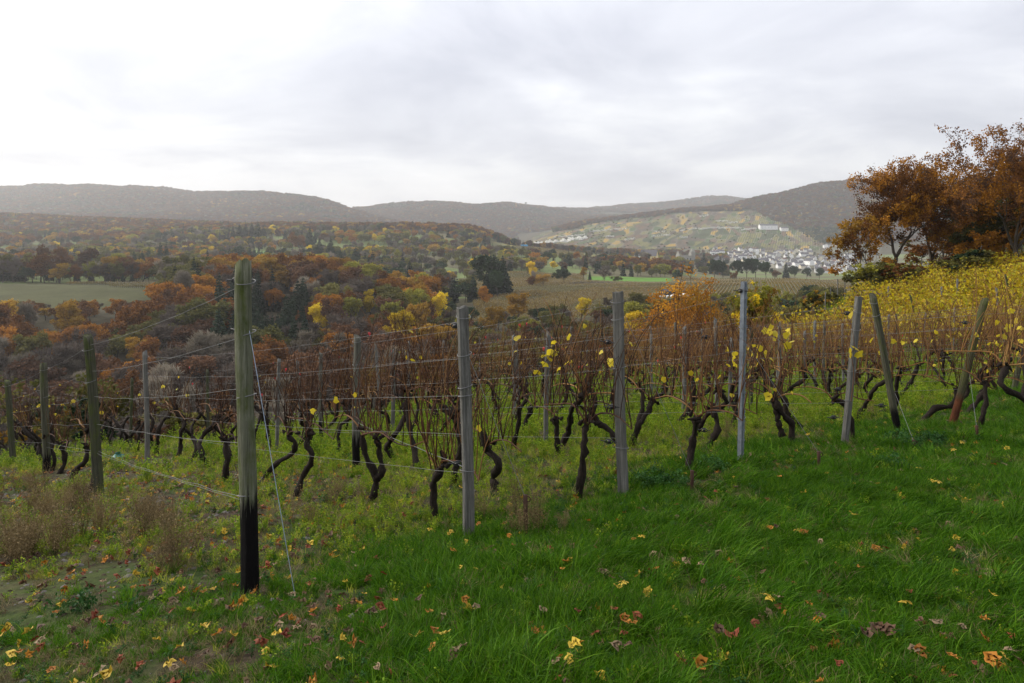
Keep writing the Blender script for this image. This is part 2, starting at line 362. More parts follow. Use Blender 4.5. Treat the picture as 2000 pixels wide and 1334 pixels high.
def ground_material():
    m = new_mat('vineyard_soil'); g = G(m); v = g.pos()
    n1 = g.noise(v, 1.4, 6, .6); n2 = g.noise(v, 14, 5, .7); n3 = g.noise(v, .35, 3)
    soil = g.ramp(n2, [(.25, (.022, .016, .011)), (.5, (.05, .036, .023)), (.75, (.10, .075, .048))])
    moss = g.ramp(n2, [(.3, (.018, .032, .008)), (.7, (.055, .08, .018))])
    f = g.ramp(n1, [(.40, (0, 0, 0)), (.56, (1, 1, 1))])
    col = g.mix(f, soil, moss)
    col = g.mix(g.ramp(n3, [(.55, (0, 0, 0)), (.7, (.5, .5, .5))]), col, (.11, .085, .045))
    g.out(g.principled(col, .95, .1, n2, .8, .03)); return m
def land_material():
    m = new_mat('land'); g = G(m)
    a = g.n('ShaderNodeAttribute', attribute_name='land').outputs['Color']
    n = g.noise(g.pos(), .06, 6, .65); n2 = g.noise(g.pos(), .6, 3, .6)
    col = g.mix(1.0, a, g.ramp(n, [(.3, (.72, .70, .68)), (.7, (1.25, 1.25, 1.2))]), 'MULTIPLY')
    col = g.mix(1.0, col, g.ramp(n2, [(.3, (.8, .8, .8)), (.7, (1.2, 1.2, 1.2))]), 'MULTIPLY')
    g.out(g.principled(col, .95, .1)); return m
def slope_material():
    """vine parcels on the far steep hill: narrow strips that run down the slope, of different colours"""
    m = new_mat('steep_vineyard'); g = G(m)
    rz = math.radians(23.6)
    wob = g.n('ShaderNodeVectorMath', {0: g.n('ShaderNodeTexNoise', {'Vector': g.pos(), 'Scale': .006, 'Detail': 2.0}).outputs['Color'], 1: (60, 60, 0)}, operation='MULTIPLY').outputs[0]
    v = g.n('ShaderNodeVectorMath', {0: g.pos(), 1: wob}, operation='ADD').outputs[0]
    v = g.n('ShaderNodeMapping', {'Vector': v, 'Rotation': (0, 0, rz)}).outputs[0]
    v = g.n('ShaderNodeMapping', {'Vector': v, 'Scale': (1/17, 1/80, 0)}).outputs[0]
    vo = g.n('ShaderNodeTexVoronoi', {'Vector': v, 'Scale': 1.0, 'Randomness': .75}, voronoi_dimensions='2D')
    key = g.n('ShaderNodeSeparateColor', {0: vo.outputs['Color']}).outputs[0]
    cellcol = g.ramp(key, [(0.0, (.045, .06, .022)), (.16, (.12, .075, .045)), (.32, (.13, .125, .035)), (.46, (.075, .055, .035)), (.58, (.055, .085, .025)), (.72, (.14, .13, .04)), (.86, (.30, .19, .03)), (.95, (.06, .045, .035))])
    [setattr(nn, 'interpolation', 'CONSTANT') for nn in [cellcol.node.color_ramp]]
    ed = g.n('ShaderNodeTexVoronoi', {'Vector': v, 'Scale': 1.0, 'Randomness': .75}, voronoi_dimensions='2D', feature='DISTANCE_TO_EDGE').outputs['Distance']
    cellcol = g.mix(g.ramp(ed, [(.04, (.9, .9, .9)), (.11, (0, 0, 0))]), cellcol, g.ramp(key, [(.4, (.035, .035, .022)), (.6, (.19, .17, .14))]))
    fine = g.n('ShaderNodeTexWave', {'Vector': g.pos((1, 1, 1), rz), 'Scale': .045, 'Distortion': 3.0, 'Detail': 3.0}, bands_direction='X').outputs['Fac']
    cellcol = g.mix(1.0, cellcol, g.ramp(fine, [(.2, (.65, .65, .65)), (.8, (1.3, 1.3, 1.3))]), 'MULTIPLY')
    n = g.noise(g.pos(), .014, 6, .7)
    cellcol = g.mix(g.ramp(n, [(.60, (0, 0, 0)), (.68, (.7, .7, .7))]), cellcol, (.17, .155, .13))
    g.out(g.principled(cellcol, .95, .1)); return m

def land_colour(px, d, X, Y):
    """own colour of the ground in the distance: wood floor, pasture, meadow, vineyard soil"""
    n = len(px); c = np.tile(np.array([.058, .05, .03]), (n, 1))
    gard = (d > 430) & (d < 1800); k = fbm(X/60, Y/60, 3)
    c[gard] = np.where((k[gard] > .46)[:, None], np.array([.11, .10, .055]), np.array([.13, .165, .06]))
    def put(mask, col): c[mask] = col
    put((px < 330) & (d > 322) & (d < 432), (.058, .06, .024))                     # pasture behind the ravine wood
    put((px > 930) & (px < 1750) & (d > 345) & (d < 720), (.115, .112, .05))       # vineyard plain
    put((px > 1150) & (px < 1310) & (d > 600) & (d < 700), (.09, .19, .03))        # bright meadow
    put((px > 800) & (px < 925) & (d > 520) & (d < 610), (.09, .15, .04))
    put((px > 570) & (px < 600) & (d > 850) & (d < 960), (.10, .17, .06))
    put((px > 495) & (px < 520) & (d > 850) & (d < 960), (.10, .17, .06))
    put((px > 960) & (px < 1230) & (d > 1050) & (d < 1260), (.12, .12, .055))      # vineyard on the rise
    put((px > 960) & (px < 1240) & (np.abs(d-(1235-(px-960)*.35)) < 14), (.22, .18, .04))
    put((px > 1330) & (px < 1720) & (d > 1250) & (d < 2050), (.11, .105, .07))     # town ground
    hill = (d > 1950) & (d < 2760) & (px > 1040) & (px < 1620)
    return c, hill

def build_land():
    # near sheet
    xs = np.concatenate([np.arange(-44, -9, .7), np.arange(-9, 12, .16), np.arange(12, 80, .7)]); ys = np.concatenate([np.arange(-20, 1, .7), np.arange(1, 14, .16), np.arange(14, 90, .7)])
    X, Y = np.meshgrid(xs, ys); Z = height(X, Y)
    nx, ny = len(xs), len(ys); i = np.arange(ny-1)[:, None]*nx; j = np.arange(nx-1)[None, :]
    Fq = np.stack([i+j, i+j+1, i+nx+j+1, i+nx+j], -1).reshape(-1, 4)
    mb = MB(); mb.add(np.stack([X, Y, Z], -1).reshape(-1, 3), Fq)
    tag(ob('ground', mb.mesh('ground', ground_material())), 'grassy soil of the sloping vineyard', kind='structure')
    # far sheet
    us = np.linspace(-1.3, 1.3, 560); ds = np.exp(np.linspace(math.log(62), math.log(8900), 400))
    U, D = np.meshgrid(us, ds); X = U*D; Z = height(X, D); Z = Z-np.clip((90-D)/28, 0, 1)*.25
    nx, ny = len(us), len(ds); i = np.arange(ny-1)[:, None]*nx; j = np.arange(nx-1)[None, :]
    Fq = np.stack([i+j, i+j+1, i+nx+j+1, i+nx+j], -1).reshape(-1, 4)
    px = (CX+F*U).ravel(); d = D.ravel()
    col, hill = land_colour(px, d, X.ravel(), d)
    mb = MB(); V = np.stack([X, D, Z], -1).reshape(-1, 3); mb.add(V, Fq)
    mb.M[0] = hill[Fq].all(1).astype(int)
    me = mb.mesh('valley', [land_material(), slope_material()])
    ca = me.color_attributes.new('land', 'FLOAT_COLOR', 'POINT')
    ca.data.foreach_set('color', np.concatenate([col, np.ones((len(col), 1))], 1).ravel().astype(np.float32))
    tag(ob('valley', me), 'wide valley and hills with fields and vineyards', kind='structure')
build_land()

# ------------------------------------------------------------------ scattering (uncountable stuff)
def scatter(name, P, rot, scl, idx, protos, label, cat, kind='stuff'):
    P = np.asarray(P, np.float32); n = len(P)
    me = bpy.data.meshes.new(name); me.vertices.add(n); me.vertices.foreach_set('co', P.ravel())
    a = me.attributes.new('rot', 'FLOAT_VECTOR', 'POINT'); a.data.foreach_set('vector', np.asarray(rot, np.float32).ravel())
    a = me.attributes.new('scl', 'FLOAT_VECTOR', 'POINT'); a.data.foreach_set('vector', np.asarray(scl, np.float32).ravel())
    a = me.attributes.new('idx', 'INT', 'POINT'); a.data.foreach_set('value', np.asarray(idx, np.int32))
    o = ob(name, me)
    pc = bpy.data.collections.new('pieces_'+name)
    for k, m in enumerate(protos):
        pc.objects.link(bpy.data.objects.new('%s_piece_%02d' % (name, k), m))
    ng = bpy.data.node_groups.new('scatter_'+name, 'GeometryNodeTree')
    ng.interface.new_socket('Geometry', in_out='INPUT', socket_type='NodeSocketGeometry')
    ng.interface.new_socket('Geometry', in_out='OUTPUT', socket_type='NodeSocketGeometry')
    N, L = ng.nodes, ng.links
    gi = N.new('NodeGroupInput'); go = N.new('NodeGroupOutput'); ci = N.new('GeometryNodeCollectionInfo')
    ci.inputs['Collection'].default_value = pc; ci.inputs['Separate Children'].default_value = True; ci.inputs['Reset Children'].default_value = True
    ip = N.new('GeometryNodeInstanceOnPoints'); ip.inputs['Pick Instance'].default_value = True
    def attr(nm, ty):
        q = N.new('GeometryNodeInputNamedAttribute'); q.data_type = ty; q.inputs[0].default_value = nm; return q.outputs[0]
    L.new(gi.outputs[0], ip.inputs['Points']); L.new(ci.outputs[0], ip.inputs['Instance'])
    L.new(attr('idx', 'INT'), ip.inputs['Instance Index']); L.new(attr('rot', 'FLOAT_VECTOR'), ip.inputs['Rotation']); L.new(attr('scl', 'FLOAT_VECTOR'), ip.inputs['Scale'])
    L.new(ip.outputs[0], go.inputs[0])
    md = o.modifiers.new('scatter', 'NODES'); md.node_group = ng
    return tag(o, label, cat, kind=kind)

# ------------------------------------------------------------------ trees
def grow_tree(seed, H, levels=4, spread=.75, trunk_frac=.3, r0=.022, nch=(2, 4), tropism=.12, first=None):
    """skeleton: list of (points, radii) and list of tips"""
    rr = random.Random(seed); segs = []; tips = []
    def seg(p, d, L, r, lv):
        n = 4 if lv > 1 else 5; pts = [p.copy()]; q = p.copy(); dd = d.copy()
        for k in range(n):
            dd = (dd + Vector((rr.gauss(0, .13), rr.gauss(0, .13), rr.gauss(0, .08)+tropism*(.5 if lv else 1)))).normalized()
            q = q+dd*(L/n); pts.append(q.copy())
        re = r*(.62 if lv < levels else .35); rad = [r+(re-r)*k/n for k in range(n+1)]
        segs.append((pts, rad, lv))
        if lv >= levels: tips.append((pts[-1], dd)); tips.append((pts[-2], dd)); return
        k = rr.randint(*nch) + (1 if lv == 0 else 0); a0 = rr.uniform(0, 6.28)
        for i in range(k):
            az = a0+6.283*i/k+rr.uniform(-.5, .5); tl = rr.uniform(.35, 1.0)*spread
            s1 = dd.orthogonal().normalized(); s2 = dd.cross(s1)
            nd = (dd*math.cos(tl)+(s1*math.cos(az)+s2*math.sin(az))*math.sin(tl)).normalized()
            seg(q, nd, L*rr.uniform(.62, .88) if lv else H*.26*rr.uniform(.8, 1.2), re*rr.uniform(.65, .9), lv+1)
        if lv and rr.random() < .8:
            b = pts[n//2]; az = rr.uniform(0, 6.28); s1 = dd.orthogonal().normalized(); s2 = dd.cross(s1)
            nd = (dd*.5+(s1*math.cos(az)+s2*math.sin(az))*.85).normalized(); seg(b, nd, L*.6, re*.5, lv+1)
    seg(Vector((0, 0, -.3)), Vector((rr.gauss(0, .05), rr.gauss(0, .05), 1)), H*trunk_frac, H*r0, 0)
    return segs, tips
def tree_meshes(name, kind, seed, H, levels=3, per=16, leaf=.5, clump=.9, sides=4, spread=.75, trunk_frac=.3, bark=None, r0=.022, keep=1.0, joined=False, minr=0.0):
    rng = np.random.default_rng(seed); segs, tips = grow_tree(seed, H, levels, spread, trunk_frac, r0, tropism=.16)
    tr = MB(); cr = tr if joined else MB(); m = 1 if joined else 0
    for pts, rad, lv in segs: tr.tube(pts, np.maximum(rad, minr), sides if lv < 2 else 3)
    T = np.array([p for p, _ in tips]); T = T[rng.random(len(T)) < keep]
    if kind in ('bare', 'silver'):
        # fine twigs: thin long faces that point outwards and up
        n = per; C = np.repeat(T, n, 0); k = len(C)
        D = rng.normal(size=(k, 3)); D[:, 2] += .7; D += (C-np.array([0, 0, H*.45]))*.12; D /= np.linalg.norm(D, axis=1, keepdims=True)
        Ln = rng.uniform(.8, 2.0, k)[:, None]*clump; S = np.cross(D, rng.normal(size=(k, 3))); S /= np.linalg.norm(S, axis=1, keepdims=True); S *= leaf*.16
        B = C+rng.normal(size=(k, 3))*.25*clump; V = np.stack([B-S, B+S, B+D*Ln+S*.3, B+D*Ln-S*.3], 1)
        cr.add(V.reshape(-1, 3), np.arange(k*4).reshape(-1, 4), m)
    else:
        E = np.array([q[-1] for q, _, lv in segs if lv >= 1]); E = E[rng.random(len(E)) < .7]; T = np.vstack([T, E]); T[:, :2] *= .92
        D = rng.normal(size=(len(T)*per, 3)); D /= np.linalg.norm(D, axis=1, keepdims=True); D *= (rng.random(len(D))**.45)[:, None]
        C = np.repeat(T, per, 0)+D*clump*1.25*np.array([1, 1, .8])
        cr.cards(C, leaf, rng, m, up=.4)
    mats = [bark or BARK, TMAT[kind]]
    if joined: return tr.mesh(name, mats)
    return tr.mesh(name+'_trunk', mats[0]), cr.mesh(name+'_crown', mats[1], smooth=False)
def conifer_meshes(name, kind, seed, H, levels=24, joined=False, wid=.2):
    rng = np.random.default_rng(seed); tr = MB(); cr = tr if joined else MB(); m = 1 if joined else 0
    tr.tube([(0, 0, -.3), (0, 0, H*.5), (0, 0, H)], [H*.018, H*.012, .02], 5)
    for k in range(levels):
        f = k/(levels-1); z = H*(.10+.88*f); L = H*wid*(1-f)**.8*rng.uniform(.8, 1.15)+.15
        nb = 9 if f < .6 else 6
        for i in range(nb):
            a = 6.283*i/nb+rng.uniform(0, 1); l = L*rng.uniform(.7, 1.1); c, s_ = math.cos(a), math.sin(a); w = l*.32
            for q in range(3):
                t0, t1 = q/3, (q+1)/3
                za, zb = z-l*.30*t0*t0*1.3, z-l*.30*t1*t1*1.3+ (.1*l if q == 2 else 0)
                wa, wb = w*(1.1-t0), w*(1.1-t1)*.9; dz = rng.uniform(-.25, .05)*w
                V = [(c*l*t0-s_*wa, s_*l*t0+c*wa, za+dz-wa*.4), (c*l*t0, s_*l*t0, za), (c*l*t1, s_*l*t1, zb), (c*l*t1-s_*wb, s_*l*t1+c*wb, zb+dz-wb*.4),
                     (c*l*t0+s_*wa, s_*l*t0-c*wa, za+dz-wa*.4), (c*l*t1+s_*wb, s_*l*t1-c*wb, zb+dz-wb*.4)]
                cr.add(V, [[0, 1, 2, 3], [1, 4, 5, 2]], m)
    n = 900 if not joined else 420; f = 1-np.sqrt(rng.random(n)); lay = np.round(f*levels*.7)/(levels*.7)*.6+f*.4; a = rng.uniform(0, 6.283, n); L = H*wid*(1-lay)**.85*np.sqrt(rng.uniform(.15, 1, n))*(1+.18*np.sin(a*3+lay*9))
    C = np.stack([L*np.cos(a), L*np.sin(a), H*(.07+.92*lay)-L*.35], 1); cr.cards(C, (.85 if not joined else 1.2)*(1.15-.7*f), rng, m, up=1.0)
    mats = [BARK, TMAT[kind]]
    if joined: return tr.mesh(name, mats)
    return tr.mesh(name+'_trunk', mats[0]), cr.mesh(name+'_crown', mats[1], smooth=False)

KINDS = [k for k in TREE_COL if k != 'amber']
TP = {}          # kind -> [(trunk mesh, crown mesh)], all about 12 m tall
TJ = []          # joined meshes for the far woods
TJI = {}
def build_tree_library():
    for ki, k in enumerate(KINDS):
        TP[k] = []; TJI[k] = []
        for v in range(3):
            s = 100*ki+v
            if k == 'conifer': a = conifer_meshes('conifer', k, s, 12, 22, wid=(.17, .2, .24)[v]); j = conifer_meshes('far_conifer', k, s+50, 12, 12, True, (.18, .22, .2)[v])
            else:
                sp = {'pine': .95, 'silver': .5, 'yellow': .62}.get(k, .78); tf = {'pine': .30, 'silver': .3}.get(k, .2)
                per = {'bare': 26, 'silver': 24}.get(k, 22)
                a = tree_meshes('tree', k, s, 12, 3, per, .46, .8, 4, sp, tf, BARK_PALE if k == 'silver' else BARK)
                j = tree_meshes('far_tree', k, s+50, 12, 2, 34 if k not in ('bare', 'silver') else 34, .8, 1.45, 3, sp, tf, joined=True, r0=.02)
            TP[k].append(a); TJI[k].append(len(TJ)); TJ.append(j)
build_tree_library()
TREE_H = {}
for k in KINDS:
    for v in range(3):
        me = TP[k][v][1]; co = np.empty(len(me.vertices)*3, np.float32); me.vertices.foreach_get('co', co); TREE_H[(k, v)] = float(np.percentile(co[2::3], 99))
TJ_H = []
for me in TJ:
    co = np.empty(len(me.vertices)*3, np.float32); me.vertices.foreach_get('co', co); TJ_H.append(float(np.percentile(co[2::3], 99)))

KIND_WORDS = {'rust': 'rust-brown broadleaf tree', 'russet': 'dark russet broadleaf tree', 'orange': 'orange-leaved tree', 'gold': 'golden-leaved tree', 'yellow': 'bright yellow tree',
 'lime': 'yellow-green tree', 'olive': 'olive-green tree', 'bare': 'bare grey-brown tree', 'silver': 'bare pale-stemmed tree', 'conifer': 'dark green conifer', 'pine': 'dark green round-crowned evergreen'}
def place_tree(kind, loc, H, name=None, label=None, group=None, rng=rnd, wide=1.0):
    v = rng.randrange(3); t, c = TP[kind][v]; s = H/TREE_H[(kind, v)]
    nm = name or ('conifer_tree' if kind == 'conifer' else 'broadleaf_tree')
    o = ob(nm, None, loc=loc, rot=(0, 0, rng.uniform(0, 6.28)), scale=(s*wide, s*wide, s)); o.empty_display_size = .5
    ob('trunk', t, o); ob('crown', c, o)
    return tag(o, label, 'tree', group)

# ------------------------------------------------------------------ the wood across the ravine and the far woods
def top_h(px, py_top, d):
    p = at(px, d); return p, max(2.0, -(py_top-HZ)/F*d - p.z)
def brow_py(px): return np.interp(px, [-200, 0, 250, 600, 800, 1000, 1200, 1400, 1650], [905, 895, 880, 830, 770, 700, 655, 625, 590])
def grid_pts(d0, d1, px0, px1, s, seed):
    rg = np.random.default_rng(seed); out = []
    x0 = min((px0-CX)/F*d0, (px0-CX)/F*d1); x1 = max((px1-CX)/F*d0, (px1-CX)/F*d1)
    X, Y = np.meshgrid(np.arange(x0, x1, s), np.arange(d0, d1, s)); X = X.ravel(); Y = Y.ravel()
    X = X+rg.uniform(-.48, .48, len(X))*s; Y = Y+rg.uniform(-.48, .48, len(Y))*s
    px = CX+F*X/Y; m = (px > px0) & (px < px1) & (Y > d0) & (Y < d1)
    return X[m], Y[m], px[m], rg

HAND_TREES = [  # px, top py, distance, kind, width factor, label
 (628, 596, 285, 'yellow', 1.05, 'brightest yellow tree, alone among brown trees of the ravine wood'),
 (781, 612, 262, 'yellow', 1.0, 'pale yellow round tree low in the ravine wood, left of the grey squared end post'),
 (694, 582, 310, 'lime', .9, 'small yellow-green tree in the middle of the brown ravine wood'),
 (772, 590, 315, 'lime', 1.1, 'yellow-green tree, lower of the diagonal pair in the ravine wood'),
 (800, 566, 335, 'lime', 1.1, 'yellow-green tree, upper of the diagonal pair in the ravine wood'),
 (822, 556, 345, 'gold', 1.15, 'golden tree at the upper right edge of the ravine wood'),
 (864, 572, 340, 'yellow', .8, 'small yellow bush-like tree right of the ravine wood edge'),
 (817, 594, 300, 'gold', .7, 'narrow golden tree below the diagonal yellow-green pair'),
 (724, 567, 345, 'yellow', .7, 'small bright yellow tree high in the ravine wood'),
 (530, 566, 320, 'orange', 1.0, 'orange tree just right of the tall mossy post, above dark conifers'),
 (557, 528, 372, 'gold', 1.2, 'large golden tree near the crest of the ravine wood'),
 (18, 640, 235, 'orange', 1.2, 'large orange tree at the left edge of the photo'),
 (52, 652, 228, 'olive', 1.0, 'olive-green tree beside the large orange tree at left edge'),
 (176, 588, 300, 'orange', 1.2, 'left one of two big orange trees below the pasture'),
 (226, 585, 305, 'orange', 1.2, 'right one of two big orange trees below the pasture'),
 (90, 602, 300, 'gold', .65, 'slim golden birch below the pasture'),
 (230, 655, 240, 'olive', 1.2, 'olive tree right of the leaning post top at left'),
 (268, 660, 238, 'gold', 1.0, 'golden-green tree above the thin grey post at left'),
 (212, 720, 190, 'orange', .8, 'small orange tree between two posts at left'),
 (10, 498, 460, 'conifer', 1.2, 'dark conifer at the left edge above the pasture'),
 (38, 505, 455, 'conifer', 1.3, 'second dark conifer from the left edge above the pasture'),
 (64, 522, 440, 'pine', 1.5, 'broad dark round evergreen at the left end of the pasture'),
 (96, 512, 462, 'conifer', 1.2, 'dark conifer right of the broad round evergreen'),
 (150, 526, 450, 'conifer', 1.3, 'dark conifer behind the middle of the pasture'),
 (178, 530, 448, 'conifer', 1.2, 'smaller dark conifer behind the middle of the pasture'),
 (222, 496, 540, 'lime', 1.4, 'large yellow-green tree behind the pasture'),
 (186, 478, 640, 'conifer', 1.2, 'lone dark conifer left of the large yellow-green tree'),
 (262, 490, 560, 'conifer', 1.3, 'left dark conifer of three beside the yellow-green tree'),
 (278, 488, 565, 'conifer', 1.3, 'middle dark conifer of three beside the yellow-green tree'),
 (298, 500, 555, 'conifer', 1.2, 'right dark conifer of three beside the yellow-green tree'),
 (240, 533, 438, 'conifer', 1.3, 'dark conifer hedge tree at the right end of the pasture'),
 (258, 536, 438, 'conifer', 1.3, 'last dark conifer at the right end of the pasture'),
 (80, 482, 520, 'rust', 1.5, 'broad rust tree above the dark conifers at left'),
 (118, 484, 520, 'rust', 1.5, 'broad orange-brown tree right of the broad rust tree'),
 (172, 487, 520, 'russet', 1.5, 'broad russet tree above the middle of the pasture'),
 (313, 472, 700, 'conifer', 1.1, 'left of two dark conifers above the tall mossy post, far off'),
 (325, 474, 700, 'conifer', 1.1, 'right of two dark conifers above the tall mossy post, far off'),
 (455, 440, 1120, 'conifer', 1.2, 'first conifer of the dark clump on the wooded ridge'),
 (468, 436, 1120, 'conifer', 1.2, 'second conifer of the dark clump on the wooded ridge'),
 (480, 434, 1130, 'conifer', 1.2, 'third conifer of the dark clump on the wooded ridge'),
 (492, 433, 1120, 'conifer', 1.2, 'fourth conifer of the dark clump on the wooded ridge'),
 (504, 432, 1110, 'conifer', 1.2, 'fifth conifer of the dark clump on the wooded ridge'),
 (514, 438, 1110, 'conifer', 1.2, 'last conifer of the dark clump on the wooded ridge'),
 (605, 442, 1050, 'conifer', 1.2, 'tall dark conifer right of the ridge clump'),
 (624, 464, 820, 'conifer', 1.3, 'left of the two dark conifers in the middle distance'),
 (646, 462, 820, 'conifer', 1.4, 'right of the two dark conifers in the middle distance'),
 (664, 486, 660, 'conifer', 1.4, 'dark conifer just behind the crest of the ravine wood'),
 (695, 478, 740, 'conifer', 1.4, 'dark spreading conifer beside a yellow shrub'),
 (806, 430, 1390, 'conifer', 1.4, 'lone conifer on the skyline of the wooded ridge'),
 (820, 432, 1390, 'conifer', 1.0, 'smaller conifer on the skyline of the wooded ridge'),
 (585, 455, 950, 'rust', 1.6, 'rounded rust-red tree beside a small meadow'),
 (800, 508, 600, 'conifer', 1.6, 'low dark conifer left of the garden trees'),
 (888, 540, 470, 'conifer', .8, 'thin dark conifer at the end of a field strip'),
 (948, 500, 470, 'pine', 1.0, 'left dark evergreen of the tall clump before the vineyards'),
 (965, 497, 475, 'conifer', 1.4, 'second dark evergreen of the tall clump before the vineyards'),
 (982, 499, 480, 'conifer', 1.3, 'third dark evergreen of the tall clump before the vineyards'),
 (950, 528, 450, 'conifer', 1.3, 'low front conifer of the tall clump before the vineyards'),
 (972, 530, 452, 'pine', 1.1, 'low round evergreen of the tall clump before the vineyards'),
 (1102, 526, 560, 'pine', 1.5, 'broad dark round evergreen left of the bright meadow'),
 (1060, 536, 540, 'gold', 1.4, 'golden bush left of the broad dark evergreen'),
 (1041, 540, 540, 'rust', 1.2, 'rust bush beside the golden bush before the vineyards'),
 (1040, 512, 640, 'yellow', 1.2, 'yellow tree above the golden bush'),
 (1140, 522, 640, 'gold', .9, 'slim golden tree at the left end of the bright meadow'),
 (1152, 526, 640, 'conifer', .9, 'dark conifer at the left end of the bright meadow'),
 (1203, 540, 600, 'olive', 1.0, 'small tree standing in the bright green meadow'),
 (1066, 492, 860, 'pine', 1.4, 'dark evergreen above the garden trees in the middle'),
 (1178, 502, 860, 'orange', 1.0, 'orange tree behind the bright meadow'),
 (1196, 505, 850, 'pine', 1.5, 'left dark pine behind the bright meadow'),
 (1214, 506, 850, 'pine', 1.4, 'right dark pine behind the bright meadow'),
 (1232, 512, 850, 'lime', 1.2, 'yellow-green tree right of the two dark pines'),
 (1348, 512, 860, 'conifer', 1.2, 'small dark conifer below the grey stone ruin'),
 (1395, 508, 730, 'pine', 1.3, 'first big dark evergreen of the row before the town'),
 (1412, 512, 735, 'pine', 1.3, 'second big dark evergreen of the row before the town'),
 (1438, 509, 730, 'pine', 1.2, 'third big dark evergreen of the row before the town'),
 (1458, 505, 725, 'pine', 1.3, 'fourth big dark evergreen of the row before the town'),
 (1476, 506, 730, 'pine', 1.3, 'fifth big dark evergreen of the row before the town'),
 (1496, 512, 730, 'pine', 1.1, 'last big dark evergreen of the row before the town'),
 (1375, 493, 1150, 'conifer', 1.4, 'conifer at the left edge of the town'),
 (1432, 530, 690, 'rust', .8, 'small brown tree in front of the dark evergreen row'),
 (1535, 511, 900, 'conifer', 1.2, 'tall dark conifer in front of the town'),
 (1512, 528, 800, 'russet', 1.3, 'dark red bush beside the evergreen row'),
 (1553, 520, 850, 'pine', 1.4, 'dark shrub below the tall conifer near the town'),
 (1575, 524, 850, 'pine', 1.4, 'dark green shrub before the right part of the town'),
 (1600, 524, 850, 'pine', 1.4, 'right dark green shrub before the town'),
 (1010, 574, 335, 'gold', 1.4, 'round golden bush at the left edge of the vineyard plain'),
 (1134, 583, 330, 'yellow', 1.0, 'round yellow tree at the lower edge of the vineyard plain'),
 (1222, 590, 250, 'lime', 1.0, 'left half of the yellow-green pair behind the weathered squared post'),
 (1242, 612, 240, 'yellow', 1.0, 'right half of the yellow-green pair behind the weathered squared post'),
 (965, 600, 300, 'gold', .9, 'golden shrub below the tall evergreen clump'),
 (945, 560, 400, 'orange', .9, 'orange shrub at the foot of the tall evergreen clump'),
]
HAND_XY = []
for (px, pt, d, kd, w, lab) in HAND_TREES:
    p, H = top_h(px, pt, d); HAND_XY.append((p.x, p.y))
    place_tree(kd, p, H, label=lab, wide=min(max(w*(12.0 if kd in ('yellow', 'lime', 'gold') else 9.5)/H, .85), 2.2) if kd not in ('conifer',) else w)
HAND_XY = np.array(HAND_XY)

def pick_kind(rg, table):
    ks = list(table); w = np.array([table[k] for k in ks], float); return ks[rg.choice(len(ks), p=w/w.sum())]
def near_hand(x, y, r): return (((HAND_XY-np.array([x, y]))**2).sum(1) < r*r).any()

